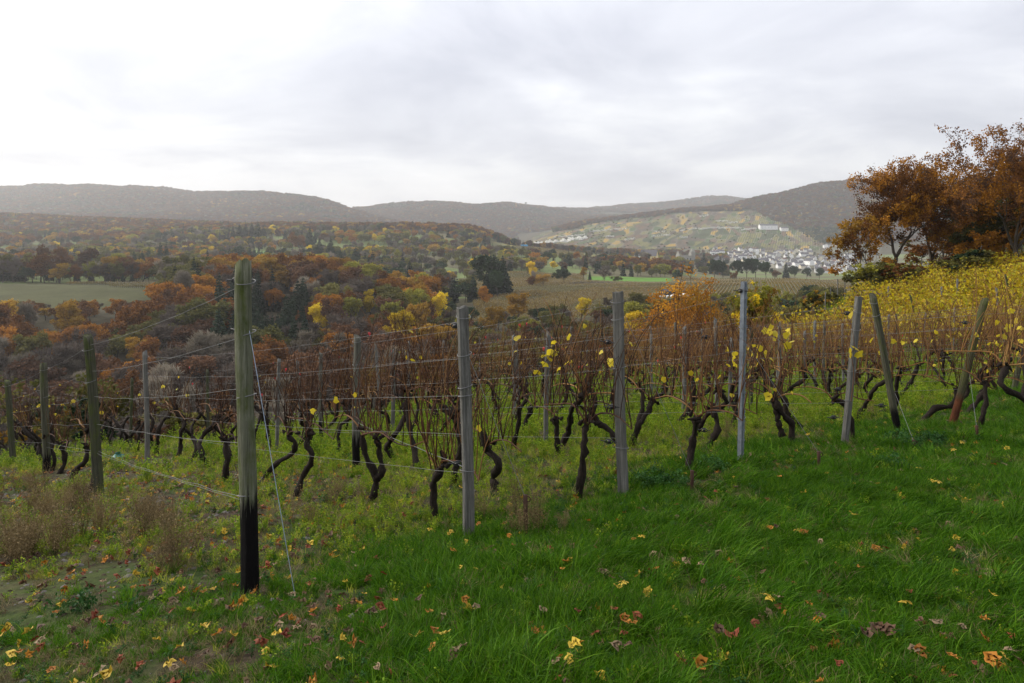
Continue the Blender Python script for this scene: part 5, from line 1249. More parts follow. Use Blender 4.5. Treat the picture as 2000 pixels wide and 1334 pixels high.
# yellow-leaved rows up the slope
def yellow_vine(seed, n=210):
    rng = np.random.default_rng(seed); tr = MB(); tr.tube(smooth_path([(0, 0, -.1), (.06, .02, .25), (-.05, .03, .5), (.02, 0, .78)], 9), .03, 6)
    lf = MB(); k = n; C = np.stack([rng.normal(0, .42, k), rng.normal(0, .16, k), .75+np.abs(rng.normal(0, .48, k))], 1); C[:, 2] = np.minimum(C[:, 2], 1.95)
    lf.cards(C, .15, rng, 0, up=.2)
    return tr.mesh('trunk', VINE_BARK), canes_mesh([(0.02, 0, .78)], seed+1, 14, (.6, 1.2), (1, 0), .5, .05, CANE_TAN, .006), lf.mesh('leaves', VLEAF_GOLD, smooth=False)
def build_yellow_rows():
    protos = [yellow_vine(1200+i, (210, 150, 260, 90, 190)[i]) for i in range(5)]; rg = random.Random(77); ang = math.atan2(RV[1], RV[0]); cand = []
    for ri, n0 in enumerate(np.arange(23.6, 80, 1.75)):
        for t in np.arange(-16, 30, 1.05):
            P = P0+NV*n0+RV*(t+rg.uniform(-.2, .2)); d = P[1]
            if d > brow(P[0])-1.5 or d > 64: continue
            px = CX+F*P[0]/d
            if px > 2120 or px < 1560: continue
            if rg.random() < .16 or (fbm(np.array([P[0]*.5]), np.array([P[1]*.5]), 66, 2)[0] > .60 and rg.random() < .7): continue
            cand.append((ri, P, px, d))
    cand.sort(key=lambda c: c[3]); inview = [c for c in cand if 1590 < c[2] < 2010]; own = inview[:130]; ids = set(id(c) for c in own)
    cnt = {}
    for c in sorted(own, key=lambda c: (c[0], c[2])):
        cnt[c[0]] = cnt.get(c[0], 0)+1; v = rg.randrange(5); o = ob('grapevine', None, loc=(c[1][0], c[1][1], h1(*c[1])), rot=(0, 0, ang+rg.uniform(-.15, .15)), scale=rg.uniform(.85, 1.1))
        ob('trunk', protos[v][0], o); ob('shoots', protos[v][1], o); ob('leaves', protos[v][2], o)['kind'] = 'stuff'
        tag(o, '%s vine from the left in the %s yellow-leaved row up the slope' % (ordinal(cnt[c[0]]), ordinal(c[0]+1)), 'grapevine', 'yellow-leaved vines up the slope')
    joined = []
    for tr, ca, lf in protos:
        mb = MB()
        for me, mi in ((tr, 0), (ca, 1), (lf, 2)):
            co = np.empty(len(me.vertices)*3); me.vertices.foreach_get('co', co); lp = np.empty(len(me.loops), np.int32); me.loops.foreach_get('vertex_index', lp); mb.add(co.reshape(-1, 3), lp.reshape(-1, 4), mi)
        joined.append(mb.mesh('yellow_vine', [VINE_BARK, CANE_TAN, VLEAF_GOLD], smooth=False))
    rest = [c for c in cand if id(c) not in ids]; P = [(c[1][0], c[1][1], h1(*c[1])) for c in rest]
    S = [(s, s, s) for s in (rg.uniform(.85, 1.15) for _ in rest)]
    scatter('yellow_vine_rows', P, [(0, 0, ang+rg.uniform(-.15, .15)) for _ in rest], S, [rg.randrange(5) for _ in rest], joined, 'far rows of golden-yellow vines up the slope under the oaks', 'vineyard')
    k = 0
    YPOSTS = [((1800, 500), (1800, 548), 'grey', .04), ((1958, 470), (1958, 510), 'grey', .04), ((1796, 516), (1796, 545), 'grey', .05), ((1874, 480), (1874, 520), 'grey', .045), ((1996, 474), (1993, 505), 'grey', .06), ((1722, 515), (1722, 550), 'grey', .04),
                              ((1970, 535), (1980, 585), 'green', .05), ((1950, 562), (1955, 605), 'grey', .045), ((1785, 575), (1796, 605), 'green', .045), ((1650, 540), (1650, 585), 'grey', .05), ((1636, 545), (1636, 590), 'grey', .05), ((1622, 560), (1622, 592), 'grey', .05), ((1612, 570), (1612, 600), 'grey', .05), ((1600, 580), (1602, 606), 'grey', .05), ((1870, 545), (1870, 585), 'grey', .05), ((1760, 535), (1762, 560), 'grey', .05), ((1840, 560), (1842, 600), 'grey', .045), ((1735, 560), (1735, 590), 'grey', .05)]
    for (tp, bs, kd, hw) in sorted(YPOSTS, key=lambda q: q[1][0]):
        u = (bs[0]-CX)/F; d = np.arange(24 if bs[1] < 570 else 16, 70, .05); g = height(u*d, d); hh = (bs[1]-tp[1])/F*d
        # the base is hidden by leaves: stand it where the post would be 2 m tall and reach the seen top
        top = -(tp[1]-HZ)/F*d; j = int(np.argmin(np.abs((top-g)-2.0))); dd = d[j]; x = u*dd; k += 1
        H = float(top[j]-g[j]); H = min(max(H, 1.5), 2.6)
        o = ob('vine_post', round_post(900+k, H, hw, PM[kd], 10), loc=(x, dd, g[j]), rot=(0, -math.atan2((bs[0]-tp[0]), 45.0)*1.0, 0))
        hi = tp[1] < 520; tag(o, '%s post from the left among the yellow vines, %s' % (ordinal(k), 'at their upper edge' if hi else 'amid the leaves'), 'post', 'posts among the yellow vines')
build_yellow_rows()

# ------------------------------------------------------------------ wires
def wire(P, label, r=.0019, group='trellis wires', sag=.02, seed=0, mat=None):
    rng = np.random.default_rng(seed); out = []
    for a, b in zip(P[:-1], P[1:]):
        a = np.array(a); b = np.array(b); L = np.linalg.norm(b-a); n = max(6, int(L/.4))
        for f in np.linspace(0, 1, n, endpoint=False): out.append(a+(b-a)*f-np.array([0, 0, sag*L*.25*4*f*(1-f)])+rng.normal(size=3)*np.array([0, 0, .004]))
    out.append(np.array(P[-1])); out = np.array(out); mid = out.mean(0); mb = MB(); mb.tube(out-mid, r, 5)
    return tag(ob('trellis_wire', mb.mesh('trellis_wire', mat or WIRE), loc=mid), label, 'wire', group)
WORDS = ['top', 'second', 'third', 'fourth', 'lowest']
def build_wires():
    rowposts = {0: ['A0', 'A1', 'A2', 'A3'], 1: ['B0', 'B2'], 2: ['C0', 'B1'], 3: ['D0', 'D1', 'D2'], 4: ['E0', 'E2'], 5: ['F0', 'F1'], 6: ['G0'], 7: ['H1'], 8: ['G1']}
    for ri, n0 in enumerate(ROWS):
        ids = rowposts.get(ri, [])
        for k, f in enumerate((.94, .78, .62, .45, .28)):
            P = [post_pt(i, min(f, .96))+Vector((0, 0.03, 0)) for i in ids]
            if not P:
                q = P0+NV*n0+RV*(-3.0); P = [Vector((q[0], q[1], h1(*q)+f*1.78))]
            last = P[-1]; tl = float((np.array([last.x, last.y])-P0) @ RV); nl = float((np.array([last.x, last.y])-P0) @ NV); t = tl
            while True:
                t += 4.6; q = P0+NV*(n0+(nl-n0)*max(0, 1-(t-tl)/9))+RV*t
                if q[1] > brow(q[0])+3 or t > 36: break
                P.append(Vector((q[0], q[1], h1(*q)+f*1.80)))
            if len(P) > 1: wire(P, '%s wire of the %s' % (WORDS[k], ROW_NAME[ri]), 0.0014 if ri < 5 else .0018, seed=ri*7+k, sag=.012+.02*rnd.random())
    # long low wire from the foot of the mossy post into the grass, stays of the end posts, anchor pegs
    for (pid, f, peg, lab, plab, ph) in [('A0', .80, (577, 1168), 'bluish stay wire from the tall mossy post down to the grass', None, 0),
                                     ('B0', .80, (1026, 1052), 'stay wire from the pale squared post to the iron peg', 'tall dark iron anchor peg right of the pale squared post', .33),
                                     ('C0', .93, (1350, 962), 'stay wire from the weathered squared post to its peg', 'short dark anchor peg right of the weathered squared post', .2),
                                     ('D0', .66, (1598, 915), 'stay wire from the steel post down to its peg', 'small dark peg with wire knot in the weeds right of the steel post', .17),
                                     ('E1', .30, (1784, 880), 'short stay wire beside the crossing posts', 'rusty peg in the dark nettle patch', .12),
                                     ('F0', .42, (1907, 860), 'short stay wire from the leaning mossy post', 'dark stump-like peg with an orange leaf right of the leaning mossy post', .18)]:
        g = ground_pt(*peg); e = g+Vector((0, 0, ph*.95)); a = post_pt(pid, f)+Vector((.03, -.03, 0))
        wire([a, e], lab, .0022, 'stay wires', .004, seed=len(pid), mat=BLUEWIRE if pid == 'A0' else None)
        if plab:
            m = MB(); m.tube([(0, 0, -.2), (.004, 0, ph*.5), (0, .004, ph)], [.017, .016, .018], 8, caps=True); a_ = np.linspace(0, 6.283, 12); m.tube(np.stack([.02*np.cos(a_)+.02, .0*a_, ph-.03+.02*np.sin(a_)], 1), .004, 5)
            tag(ob('anchor_peg', m.mesh('anchor_peg', RUST), loc=g, rot=(0, rnd.uniform(-.05, .05), 0)), plab, 'peg')
    g = ground_pt(462, 980); a = post_pt('A0', .30)
    wire([post_pt('A0', .28), post_pt('A1', .27), post_pt('A2', .24)], 'slack low wire from the tall mossy post to the leaning post at left', .0011, seed=91, sag=.01)
    wire([post_pt('B0', .31), post_pt('B1', .36), at(560, 12)+Vector((0, 0, .62))], 'thick twisted drip wire left of the pale squared post', .003, seed=92, sag=.006)
    # tensioners hanging on the wires
    T = [(1447, 568, 7.2, 'black wire tensioner at the top of the steel post'), (462, 548, 4.6, 'black insulator near the top of the tall mossy post'), (1187, 668, 6.3, 'grey tensioner left of the weathered squared post, upper'), (1195, 795, 6.3, 'wide dark tensioner left of the weathered squared post, middle'),
         (1190, 862, 6.3, 'grey tensioner left of the weathered squared post, lower'), (1378, 658, 7.5, 'dark tensioner right of the grey post before the orange oak'), (1355, 789, 7.6, 'small tensioner above the wide-headed vine'), (1375, 840, 7.4, 'tensioner on the wire below the wide-headed vine'), (1637, 760, 7.9, 'dark tensioner left of the leaning squared post, upper'),
         (1628, 815, 7.7, 'dark tensioner left of the leaning squared post, lower'), (1721, 792, 7.8, 'tensioner left of the round crossing post'), (1655, 612, 7.6, 'tensioner at the top of the leaning squared post'), (894, 905, 5.5, 'grey block tensioner at the left of the pale squared post'), (889, 636, 5.5, 'pale tensioner near the top of the pale squared post'), (1885, 630, 9, 'small tensioner left of the leaning mossy post'), (466, 645, 4.6, 'white insulator on the left of the tall mossy post')]
    for px, py, d, lab in T: tensioner(Vector(((px-CX)/F*d, d, -(py-HZ)/F*d)), rnd.uniform(-.6, .2), lab, 1.15)
    # red ties along the wires
    m = MB(); a_ = np.linspace(0, 6.283, 9); m.tube(np.stack([.007*np.cos(a_), .003*a_*0, .007*np.sin(a_)], 1), .0035, 5); m.box((.004, 0, -.012), (.006, .003, .018)); tie = m.mesh('red_tie', REDTAPE); kk = 0
    rg = random.Random(55)
    for ri in range(1, 9):
        for q in range(6):
            t = rg.uniform(.6, 11); f = rg.choice((.94, .78, .62)); p = P0+NV*ROWS[ri]+RV*t; kk += 1
            px = CX+F*p[0]/p[1]
            o = ob('red_tie', tie, loc=(p[0], p[1], h1(*p)+f*1.8+.004), rot=(0, 0, rg.uniform(0, 3)), scale=1.3)
            tag(o, '%s small red plastic tie along the %s wire row' % (ordinal(q+1), ordinal(ri+1)), 'tie', 'red plastic ties on the wires')
BLUEWIRE = plain_mat('bluish_wire', (.36, .42, .52), .45, .5, .4)
build_wires()
# thin stake beside the upright dark vine
b = ground_pt(1141, 905); tag(ob('thin_stake', round_post(990, .62, .012, PM['grey'], 8), loc=b, rot=(0, .06, 0)), 'thin pale stake beside the upright dark vine', 'stake')
# teal bag left in the grass
def bag():
    p = ground_pt(231, 897); m = MB(); rng = np.random.default_rng(4); a = np.linspace(0, 6.283, 15)[:-1]; V = []
    for z, s in ((0, .16), (.05, .19), (.11, .15), (.15, .06), (.19, .08)): V.append(np.stack([s*np.cos(a)*rng.uniform(.8, 1.2, 14), .8*s*np.sin(a)*rng.uniform(.8, 1.2, 14), z+rng.normal(size=14)*.012], 1))
    m.add(np.concatenate(V), [[r*14+i, r*14+(i+1) % 14, r*14+14+(i+1) % 14, r*14+14+i] for r in range(4) for i in range(14)])
    tag(ob('teal_bag', m.mesh('teal_bag', plain_mat('teal_plastic', (.03, .17, .15), .4, .4)), loc=p, scale=.7), 'crumpled teal plastic bag in the grass behind the leaning post', 'bag')
bag()

# ------------------------------------------------------------------ grass, weeds and leaf litter
def tuft(seed, n, L, w, mat, spread=.06, lean=(0, 0), droop=.8):
    rng = np.random.default_rng(seed); mb = MB(); k = 4; V = []; Fc = []
    for i in range(n):
        a = rng.uniform(0, 6.28); b = np.array([math.cos(a), math.sin(a), 0])*spread*math.sqrt(rng.random()); l = L*rng.uniform(.5, 1.15)
        d = np.array([rng.normal(0, .35)+lean[0], rng.normal(0, .35)+lean[1], 1.0]); d /= np.linalg.norm(d); side = np.cross(d, [rng.normal(), rng.normal(), .2]); side /= np.linalg.norm(side)+1e-9
        p = b.copy(); p[2] = -.02; wv = rng.uniform(.55, 1.6); out = np.array([d[0], d[1], 0])+rng.normal(size=3)*np.array([.25, .25, 0]); base = mb.n+len(V)
        for q in range(k+1):
            f = q/k; ww = w*wv*(1-f**2.2)*.5+.0002; V.append(p-side*ww); V.append(p+side*ww)
            d = d+out*droop*.30*f*2+np.array([0, 0, -.16*droop*f*2]); d /= np.linalg.norm(d); p = p+d*l/k
        o = len(V)-2*(k+1)
        for q in range(k): Fc.append([o+2*q, o+2*q+1, o+2*q+3, o+2*q+2])
    mb.add(V, Fc); return mb.mesh('tuft', mat, smooth=True)
def weed(seed, mat, H=.16, n=46, leaf=.024, spread=.09):
    rng = np.random.default_rng(seed); mb = MB()
    for i in range(7):
        a = rng.uniform(0, 6.28); e = np.array([math.cos(a)*spread*rng.uniform(.2, 1), math.sin(a)*spread*rng.uniform(.2, 1), H*rng.uniform(.5, 1.1)]); P = smooth_path([(0, 0, -.01), e*np.array([.4, .4, .6]), e], 6); mb.tube(P, .0016, 3)
        C = np.repeat(P[2:], max(2, n//24), 0)+rng.normal(size=(4*max(2, n//24), 3))*.014; mb.cards(C, leaf, rng, 0, up=1.2, aspect=.75)
    return mb.mesh('weed', mat, smooth=True)
def dry_weed(seed, H=.5):
    rng = np.random.default_rng(seed); mb = MB()
    for i in range(22):
        a = rng.uniform(0, 6.28); e = np.array([math.cos(a)*.2*rng.uniform(.2, 1), math.sin(a)*.2*rng.uniform(.2, 1), H*rng.uniform(.5, 1.1)]); P = smooth_path([(0, 0, -.01), e*np.array([.5, .5, .5])+rng.normal(size=3)*.02, e], 7); mb.tube(P, .0014, 3)
        C = np.repeat(P[3:], 7, 0)+rng.normal(size=(28, 3))*.028; mb.cards(C, .013, rng, 0, up=.2)
        for q in range(5): b = P[rng.integers(3, 7)]; mb.tube([b, b+rng.normal(size=3)*.035+np.array([0, 0, .03])], .0009, 3)
    return mb.mesh('dry_weed', mat_dry, smooth=False)
mat_dry = DRYWEED
FL_COL = {'yellow': [(.42, .27, .02), (.55, .38, .04), (.40, .28, .06)], 'orange': [(.36, .13, .015), (.42, .18, .02), (.28, .09, .015)], 'brown': [(.085, .045, .025), (.14, .075, .04), (.07, .04, .03)], 'tan': [(.19, .13, .07), (.26, .18, .10), (.15, .10, .06)], 'red': [(.17, .035, .015), (.22, .055, .02), (.12, .03, .015)]}
FLM = {k: leaf_mat('fallen_leaf_'+k, v, .2, .6, .25, .6) for k, v in FL_COL.items()}
def fallen_leaf_mesh(seed, mat, s=.09):
    rng = np.random.default_rng(seed); mb = MB(); n = 13
    a = np.array([-2.7, -2.25, -1.75, -1.2, -.75, -.3, 0, .3, .75, 1.2, 1.75, 2.25, 2.7])+math.pi/2
    r = np.array([.58, .9, .80, .98, .84, .94, 1.12, .94, .84, .98, .80, .9, .58])*.5*s*rng.uniform(.82, 1.18, n); fold = rng.uniform(.05, .4); cl = rng.uniform(-.4, .5)
    def sh(x, y): return np.stack([x, y, fold*np.abs(x)+cl*(y*y)/s*2.2+.0*x+.1*s*np.sin(x*70/s*.06+seed)], -1)
    x, y = r*np.cos(a), r*np.sin(a); V = np.vstack([[0, 0, .0], sh(x*.5, y*.5)+rng.normal(size=(n, 3))*.002, sh(x, y)+rng.normal(size=(n, 3))*.005])
    mb.add(V, [[1+i, 1+(i+1) % n, 1+n+(i+1) % n, 1+n+i] for i in range(n-1)]); mb.add([], np.zeros((0, 3), int)) if False else None
    mb.F.append(np.array([[0, 1+i, 1+i+1] for i in range(n-1)])); mb.M.append(np.zeros(n-1, int))
    mb.tube([(0, -.25*s, .002), (0.01*s, -.42*s, .006), (.04*s, -.62*s, .004)], .0011, 4)
    return mb.mesh('fallen_leaf', mat, smooth=True)

def build_ground_cover():
    rg = np.random.default_rng(2024)
    GP = [tuft(2000+i, 34, (.10, .13, .165, .09, .19, .14)[i], .0042, GRASS, .055, ((.3, 0), (0, .2), (.5, -.2), (-.2, .1), (.6, -.1), (.1, 0))[i], (.7, .8, 1.1, .6, 1.2, .9)[i]) for i in range(6)]
    YP = [tuft(2100+i, 30, (.10, .13, .09)[i], .004, GRASS_Y, .06, (.2, 0), .8) for i in range(3)]
    DP = [tuft(2200+i, 26, (.11, .15, .09)[i], .003, GRASS_D, .07, (.3, .1), 1.3) for i in range(3)]
    WP = [weed(2300+i, WEED, (.14, .20, .11, .26)[i]) for i in range(4)]
    NP = [weed(2400+i, NETTLE, (.10, .13)[i], 60, .026, .10) for i in range(2)]
    protos = GP+YP+DP+WP+NP; nG, nY, nD, nW = 0, 6, 9, 12; nN = 16
    P, Rt, S, I = [], [], [], []
    for (y0, y1, dens, sc_, seed) in ((1.0, 3.6, 900, .85, 1), (3.6, 6.5, 520, 1.0, 2), (6.5, 10, 240, 1.2, 3), (10, 16, 110, 1.5, 4), (16, 28, 40, 2.0, 5), (28, 66, 7, 3.0, 6)):
        um = 1.0 if y1 < 12 else .85; A = um*(y1*y1-y0*y0); n = int(A*dens); y = np.sqrt(rg.uniform(y0*y0, y1*y1, n)); x = rg.uniform(-um, um, n)*y
        ok = y < brow(x)+4; x, y = x[ok], y[ok]; z = height(x, y)
        t = (x-P0[0])*RV[0]+(y-P0[1])*RV[1]; nn = (x-P0[0])*NV[0]+(y-P0[1])*NV[1]; px = CX+F*x/y
        pa = .5*fbm(x*1.1, y*1.1, 13, 3)+.5*fbm(x*3.1, y*3.1, 18, 2)+.03; pb = fbm(x*.8+9, y*.8, 14, 3); pc = fbm(x*2.1, y*2.1+4, 15, 2); u = rg.random(len(x))
        left = np.clip((720-px)/420, 0, 1); under = np.clip((t+.2)/.9, 0, 1)
        for i in range(len(x)):
            s = sc_*rg.uniform(.7, 1.25); q = u[i]
            lush = pa[i]
            near = 1.0 if y[i] < 9.5 else .35; shade = under[i]*near
            pd = .09+.36*left[i]*(pb[i] > .36)+.16*under[i]; pw = .02+.30*under[i]*(1-.6*left[i]); py_ = .02+.30*under[i]*(1-.5*near*left[i])
            bare = .60*left[i]*(pc[i] > .38)+.40*under[i]*(pc[i] > .40)+.45*(pc[i] > .60)
            if rg.random() < bare: continue
            if q < pd: k = nD+int(rg.integers(3)); s *= .8-.25*left[i]
            elif q < pd+pw: k = nW+int(rg.integers(4) if under[i] > .3 else rg.integers(2)*2); s *= (.85-.35*near) if under[i] > .3 else .5
            elif q < pd+pw+py_: k = nY+int(rg.integers(3)); s *= .95-.3*near
            elif q < pd+pw+py_+.07: k = nN+int(rg.integers(2)); s *= .38
            else: k = int(rg.integers(6)); s *= np.clip(.2+1.9*(lush-.14), .38, 1.5)*(1-.3*left[i])*(1-.25*shade)
            # dark nettle patches
            for (cx, cy_, rr) in NETTLES:
                if (x[i]-cx)**2+((y[i]-cy_)*1.0)**2 < rr*rr*(.6+.8*pc[i]) and rg.random() < .45: k = nN+int(rg.integers(2)); s = sc_*rg.uniform(.5, .95)
            P.append((x[i], y[i], z[i])); S.append((s, s, s*rg.uniform(.85, 1.15))); I.append(k)
            # blades lie over to the right in the long grass
            Rt.append((rg.normal(0, .12), rg.normal(0, .12), rg.normal(0, .7) if (px[i] > 1100 and y[i] < 7 and k < 6) else rg.uniform(0, 6.28)))
    tus = [tuft(2700+i, 110, (.24, .28, .21)[i], .0045, GRASS, .10, ((.55, -.25), (.4, -.4), (.7, 0))[i], 1.25) for i in range(3)]; n0 = len(protos); protos = protos+tus
    for k in range(620):
        y = math.sqrt(rg.uniform(1.6**2, 7.2**2)); x = rg.uniform(-.22, .95)*y; t = (x-P0[0])*RV[0]+(y-P0[1])*RV[1]
        if t > -.1 or fbm(np.array([x*.9]), np.array([y*.9]), 19, 2)[0] < .36: continue
        s = rg.uniform(.55, 1.05); P.append((x, y, h1(x, y))); S.append((s, s, s*rg.uniform(.8, 1.1))); I.append(n0+int(rg.integers(3))); Rt.append((rg.normal(0, .1), rg.normal(0, .1), rg.normal(0, .6)))
    scatter('grass', P, Rt, S, I, protos, 'long green grass and low weeds covering the vineyard slope', 'grass')
    # dry weeds
    dw = [dry_weed(2500+i, (.42, .55, .34)[i]) for i in range(3)]; P, Rt, S, I = [], [], [], []
    clusters = [(50, 1010, .55, 26), (120, 1070, .45, 22), (20, 1100, .5, 18), (265, 1030, .3, 14), (300, 1060, .25, 8), (150, 985, .4, 10), (350, 1110, .3, 8), (1055, 1045, .22, 10), (960, 1020, .25, 8), (670, 985, .35, 8), (560, 1030, .2, 6), (10, 960, .5, 10), (1440, 860, .4, 8), (1700, 820, .4, 6)]
    for px, py, r, n in clusters:
        c = ground_pt(px, py)
        for k in range(int(n*.6)):
            a = rg.uniform(0, 6.28); q = r*math.sqrt(rg.random()); x, y = c.x+q*math.cos(a), c.y+q*math.sin(a); s = rg.uniform(.55, 1.1)*(.62 if px > 500 else .8); P.append((x, y, h1(x, y))); Rt.append((rg.normal(0, .1), rg.normal(0, .1), rg.uniform(0, 6.28))); S.append((s, s, s)); I.append(int(rg.integers(3)))
    scatter('dry_weeds', P, Rt, S, I, dw, 'brown dried-up weeds standing in the grass', 'weeds')
    # small litter
    fl = [fallen_leaf_mesh(2600+i, FLM[('brown', 'orange', 'tan', 'red', 'yellow', 'brown')[i]], .055) for i in range(6)]; n = 7000
    y = np.sqrt(rg.uniform(2.0, 14.0**2, n)); x = rg.uniform(-.85, .85, n)*y; px = CX+F*x/y; keep = (rg.random(n) < np.where(px < 750, .98, .38)) & (y < brow(x)); x, y = x[keep], y[keep]; z = height(x, y)+.04
    n = len(x); s = rg.uniform(.6, 1.15, n); scatter('leaf_litter', np.stack([x, y, z], 1), np.stack([rg.normal(0, .5, n), rg.normal(0, .5, n), rg.uniform(0, 6.28, n)], 1), np.stack([s, s, s], 1), rg.integers(0, 6, n), fl, 'small brown and orange leaves littered through the grass', 'leaf litter')
def build_crumbs():
    rg = np.random.default_rng(88); protos = []
    SOIL = [plain_mat('soil_crumb', (.05, .038, .026), .95, .1, 0, .5, 30), plain_mat('slate_chip', (.11, .10, .09), .85, .2, 0, .4, 30)]
    for i in range(5):
        m = MB(); a = np.linspace(0, 6.283, 7)[:-1]; V = [np.stack([s_*np.cos(a)*rg.uniform(.7, 1.3, 6), s_*np.sin(a)*rg.uniform(.7, 1.3, 6), z+rg.normal(0, .1, 6)], 1) for z, s_ in ((-.3, .8), (.1, 1.0), (.5, .55))]
        m.add(np.concatenate(V), [[r*6+j, r*6+(j+1) % 6, r*6+6+(j+1) % 6, r*6+6+j] for r in range(2) for j in range(6)]); m.add([[0, 0, .6]], np.zeros((0, 3), int)); m.F.append(np.array([[12+j, 12+(j+1) % 6, m.n-1] for j in range(6)])); m.M.append(np.zeros(6, int))
        protos.append(m.mesh('crumb', SOIL[i % 2], smooth=False))
    n = 16000; y = np.sqrt(rg.uniform(1.4**2, 13.0**2, n)); x = rg.uniform(-.95, .3, n)*y; ok = (y < brow(x)) & (rg.random(n) < np.clip((900-(CX+F*x/y))/500, .08, 1)); x, y = x[ok], y[ok]; n = len(x)
    s = rg.lognormal(math.log(.010), .45, n)*np.clip(y/4, .8, 1.6); scatter('soil_crumbs', np.stack([x, y, height(x, y)], 1), np.stack([rg.normal(0, .3, n), rg.normal(0, .3, n), rg.uniform(0, 6.28, n)], 1), np.stack([s, s, s*.6], 1), rg.integers(0, 5, n), protos, 'soil crumbs and slate chips between the weeds', 'soil')
build_crumbs()
NETTLES = []
for px, py, r in ((1790, 868, .36), (1740, 915, .25), (1300, 945, .30), (1390, 925, .2), (120, 1195, .14), (200, 1200, .13), (650, 985, .2)):
    c_ = ground_pt(px, py); NETTLES.append((c_.x, c_.y, r))
build_ground_cover()

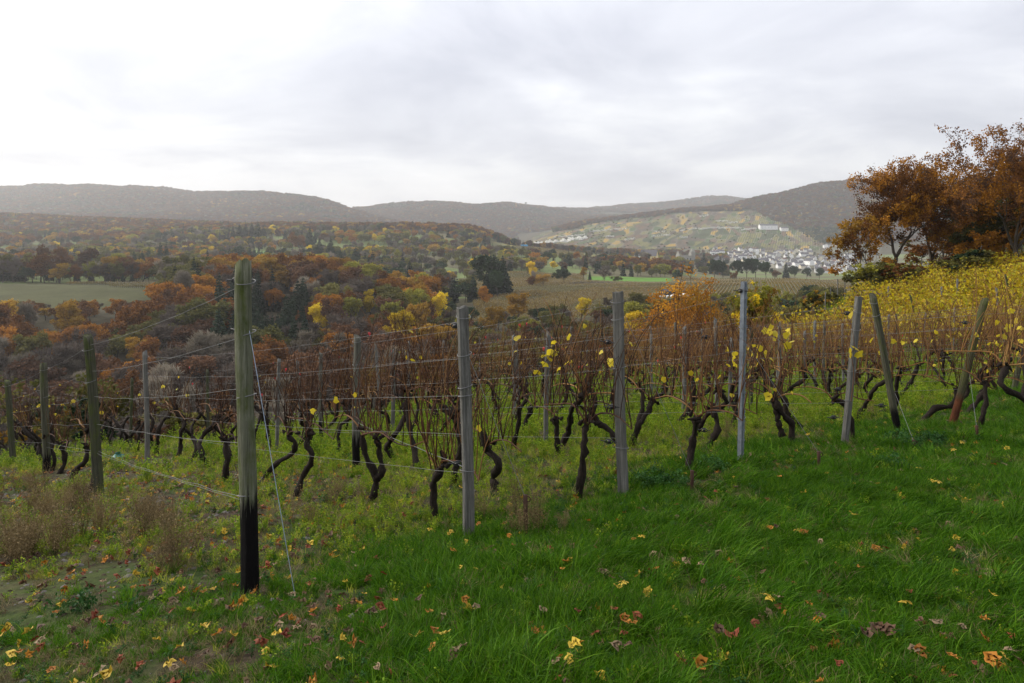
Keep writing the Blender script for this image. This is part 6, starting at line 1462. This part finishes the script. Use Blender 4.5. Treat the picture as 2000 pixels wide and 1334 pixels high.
FALLEN = [(1570, 1055, 'orange', 1.35), (1555, 1052, 'yellow', .9), (1770, 1200, 'yellow', 1.25), (1668, 1018, 'yellow', 1.1), (1216, 1160, 'yellow', 1.1), (1252, 1062, 'yellow', 1.1), (1238, 1068, 'orange', .8), (1715, 1252, 'brown', 1.9), (1740, 1258, 'brown', 1.4), (1690, 1262, 'brown', 1.2), (1830, 1238, 'tan', 1.3),
 (1965, 882, 'yellow', 1.4), (1962, 916, 'tan', 1.3), (1940, 915, 'orange', 1.0), (1795, 924, 'yellow', 1.2), (1832, 951, 'yellow', 1.2), (1820, 950, 'yellow', .9), (1122, 1292, 'yellow', 1.2), (897, 1298, 'tan', 1.5), (868, 1268, 'yellow', 1.2), (850, 1262, 'orange', 1.1), (885, 1310, 'brown', 1.4), (1105, 1113, 'orange', 1.1), (1113, 1110, 'yellow', .8),
 (1222, 1235, 'orange', 1.3), (1245, 1230, 'red', 1.2), (1235, 1246, 'orange', 1.1), (1800, 1303, 'orange', 1.4), (1785, 1300, 'tan', 1.1), (1862, 1312, 'orange', 1.1), (1712, 1090, 'orange', 1.3), (1730, 1088, 'red', .9), (1930, 1137, 'tan', 1.2), (25, 1292, 'yellow', 1.3), (40, 1286, 'orange', 1.0), (105, 1126, 'red', 1.1), (138, 1128, 'orange', 1.0), (132, 1138, 'red', .9), (163, 1127, 'red', .9), (110, 1206, 'orange', .9), (262, 1156, 'orange', .7),
 (1940, 1320, 'orange', 1.6), (1975, 1298, 'tan', 1.1), (1965, 1318, 'yellow', 1.1), (1430, 1265, 'red', 1.5), (1405, 1262, 'brown', 1.1), (1330, 1320, 'red', 1.4), (1370, 1330, 'orange', 1.2), (1205, 1294, 'tan', 1.3), (1225, 1288, 'brown', 1.1), (1060, 1215, 'tan', 1.1), (1500, 1190, 'yellow', 1.2), (1520, 1190, 'tan', .9), (1340, 1115, 'tan', 1.1), (1370, 1120, 'tan', .9), (1280, 1130, 'orange', .9), (1600, 1225, 'brown', 1.2), (1475, 1245, 'red', 1.0),
 (745, 1210, 'red', 1.4), (725, 1218, 'brown', 1.2), (735, 1105, 'red', .9), (750, 1140, 'red', .9), (770, 1195, 'orange', .8), (885, 1090, 'orange', 1.0), (935, 1035, 'orange', .9), (880, 1055, 'yellow', 1.0), (840, 1045, 'yellow', .9), (985, 1035, 'orange', 1.2), (995, 1060, 'orange', .8), (1030, 1075, 'tan', .9), (1148, 1030, 'orange', .9), (1075, 1088, 'red', .9), (690, 1085, 'tan', .8), (1090, 950, 'yellow', .9), (1190, 905, 'orange', .9), (1545, 898, 'orange', 1.0), (1522, 940, 'orange', .9), (1905, 838, 'orange', 1.3), (1880, 870, 'yellow', 1.2), (1860, 885, 'yellow', 1.3), (1650, 1020, 'tan', .8), (560, 1250, 'red', 1.2), (580, 1240, 'tan', 1.0), (480, 1235, 'brown', 1.0), (530, 1320, 'yellow', 1.3), (330, 1310, 'yellow', 1.2), (275, 1312, 'red', 1.0), (520, 1285, 'yellow', .9), (865, 1225, 'tan', .8), (930, 1210, 'tan', 1.0), (910, 1195, 'orange', .9), (620, 1265, 'brown', 1.0), (415, 1160, 'yellow', .8), (400, 1165, 'orange', .8), (500, 1010, 'orange', .8), (548, 990, 'orange', .9), (255, 945, 'orange', .9), (300, 930, 'orange', .9), (305, 950, 'red', .9), (240, 980, 'orange', .8), (345, 938, 'orange', .8), (840, 968, 'orange', .8), (900, 960, 'yellow', .9), (875, 965, 'yellow', .8)]
def build_fallen():
    rg = random.Random(17); lib = {k: [fallen_leaf_mesh(hash(k) % 97+7*i+len(k)*31, FLM[k], .088) for i in range(4)] for k in ('yellow', 'orange', 'brown', 'tan', 'red')}
    items = [f+(True,) for f in FALLEN]
    for k in range(46): items.append((rg.uniform(0, 2000), rg.uniform(960, 1334), rg.choice(['brown', 'tan', 'orange', 'red', 'yellow']), rg.uniform(.6, 1.0), False))
    cnt = {}
    for px, py, k, s, _ in sorted(items, key=lambda f: f[0]):
        p = ground_pt(px, py+6); cnt[k] = cnt.get(k, 0)+1; band = 'in the front grass' if py > 1180 else ('in the middle grass' if py > 1000 else 'among the vines')
        o = ob('fallen_leaf', lib[k][rg.randrange(4)], loc=(p.x, p.y, p.z+(.075 if px > 700 else .045)), rot=(rg.gauss(.1, .22), rg.gauss(0, .22), rg.uniform(0, 6.28)), scale=s*(.52 if py > 1200 else .62))
        tag(o, '%s fallen leaf, %s of its colour from the left, lying %s' % (k, ordinal(cnt[k]), band), 'leaf', 'large fallen leaves in the grass')
build_fallen()

# ------------------------------------------------------------------ haze
def build_haze():
    m = new_mat('haze'); g = G(m)
    v = g.n('ShaderNodeVolumePrincipled', {'Color': (.975, .98, .99, 1), 'Density': HAZE, 'Anisotropy': .4})
    g.t.nodes.new('ShaderNodeOutputMaterial'); out = [n for n in g.t.nodes if n.type == 'OUTPUT_MATERIAL'][0]; g.t.links.new(v.outputs[0], out.inputs['Volume'])
    mb = MB(); mb.box((0, 4600, 70), (25000, 9800, 480)); tag(ob('haze', mb.mesh('haze', m, False)), 'thin pale haze lying over the valley', 'haze', kind='stuff')
HAZE = 1.15e-4
build_haze()
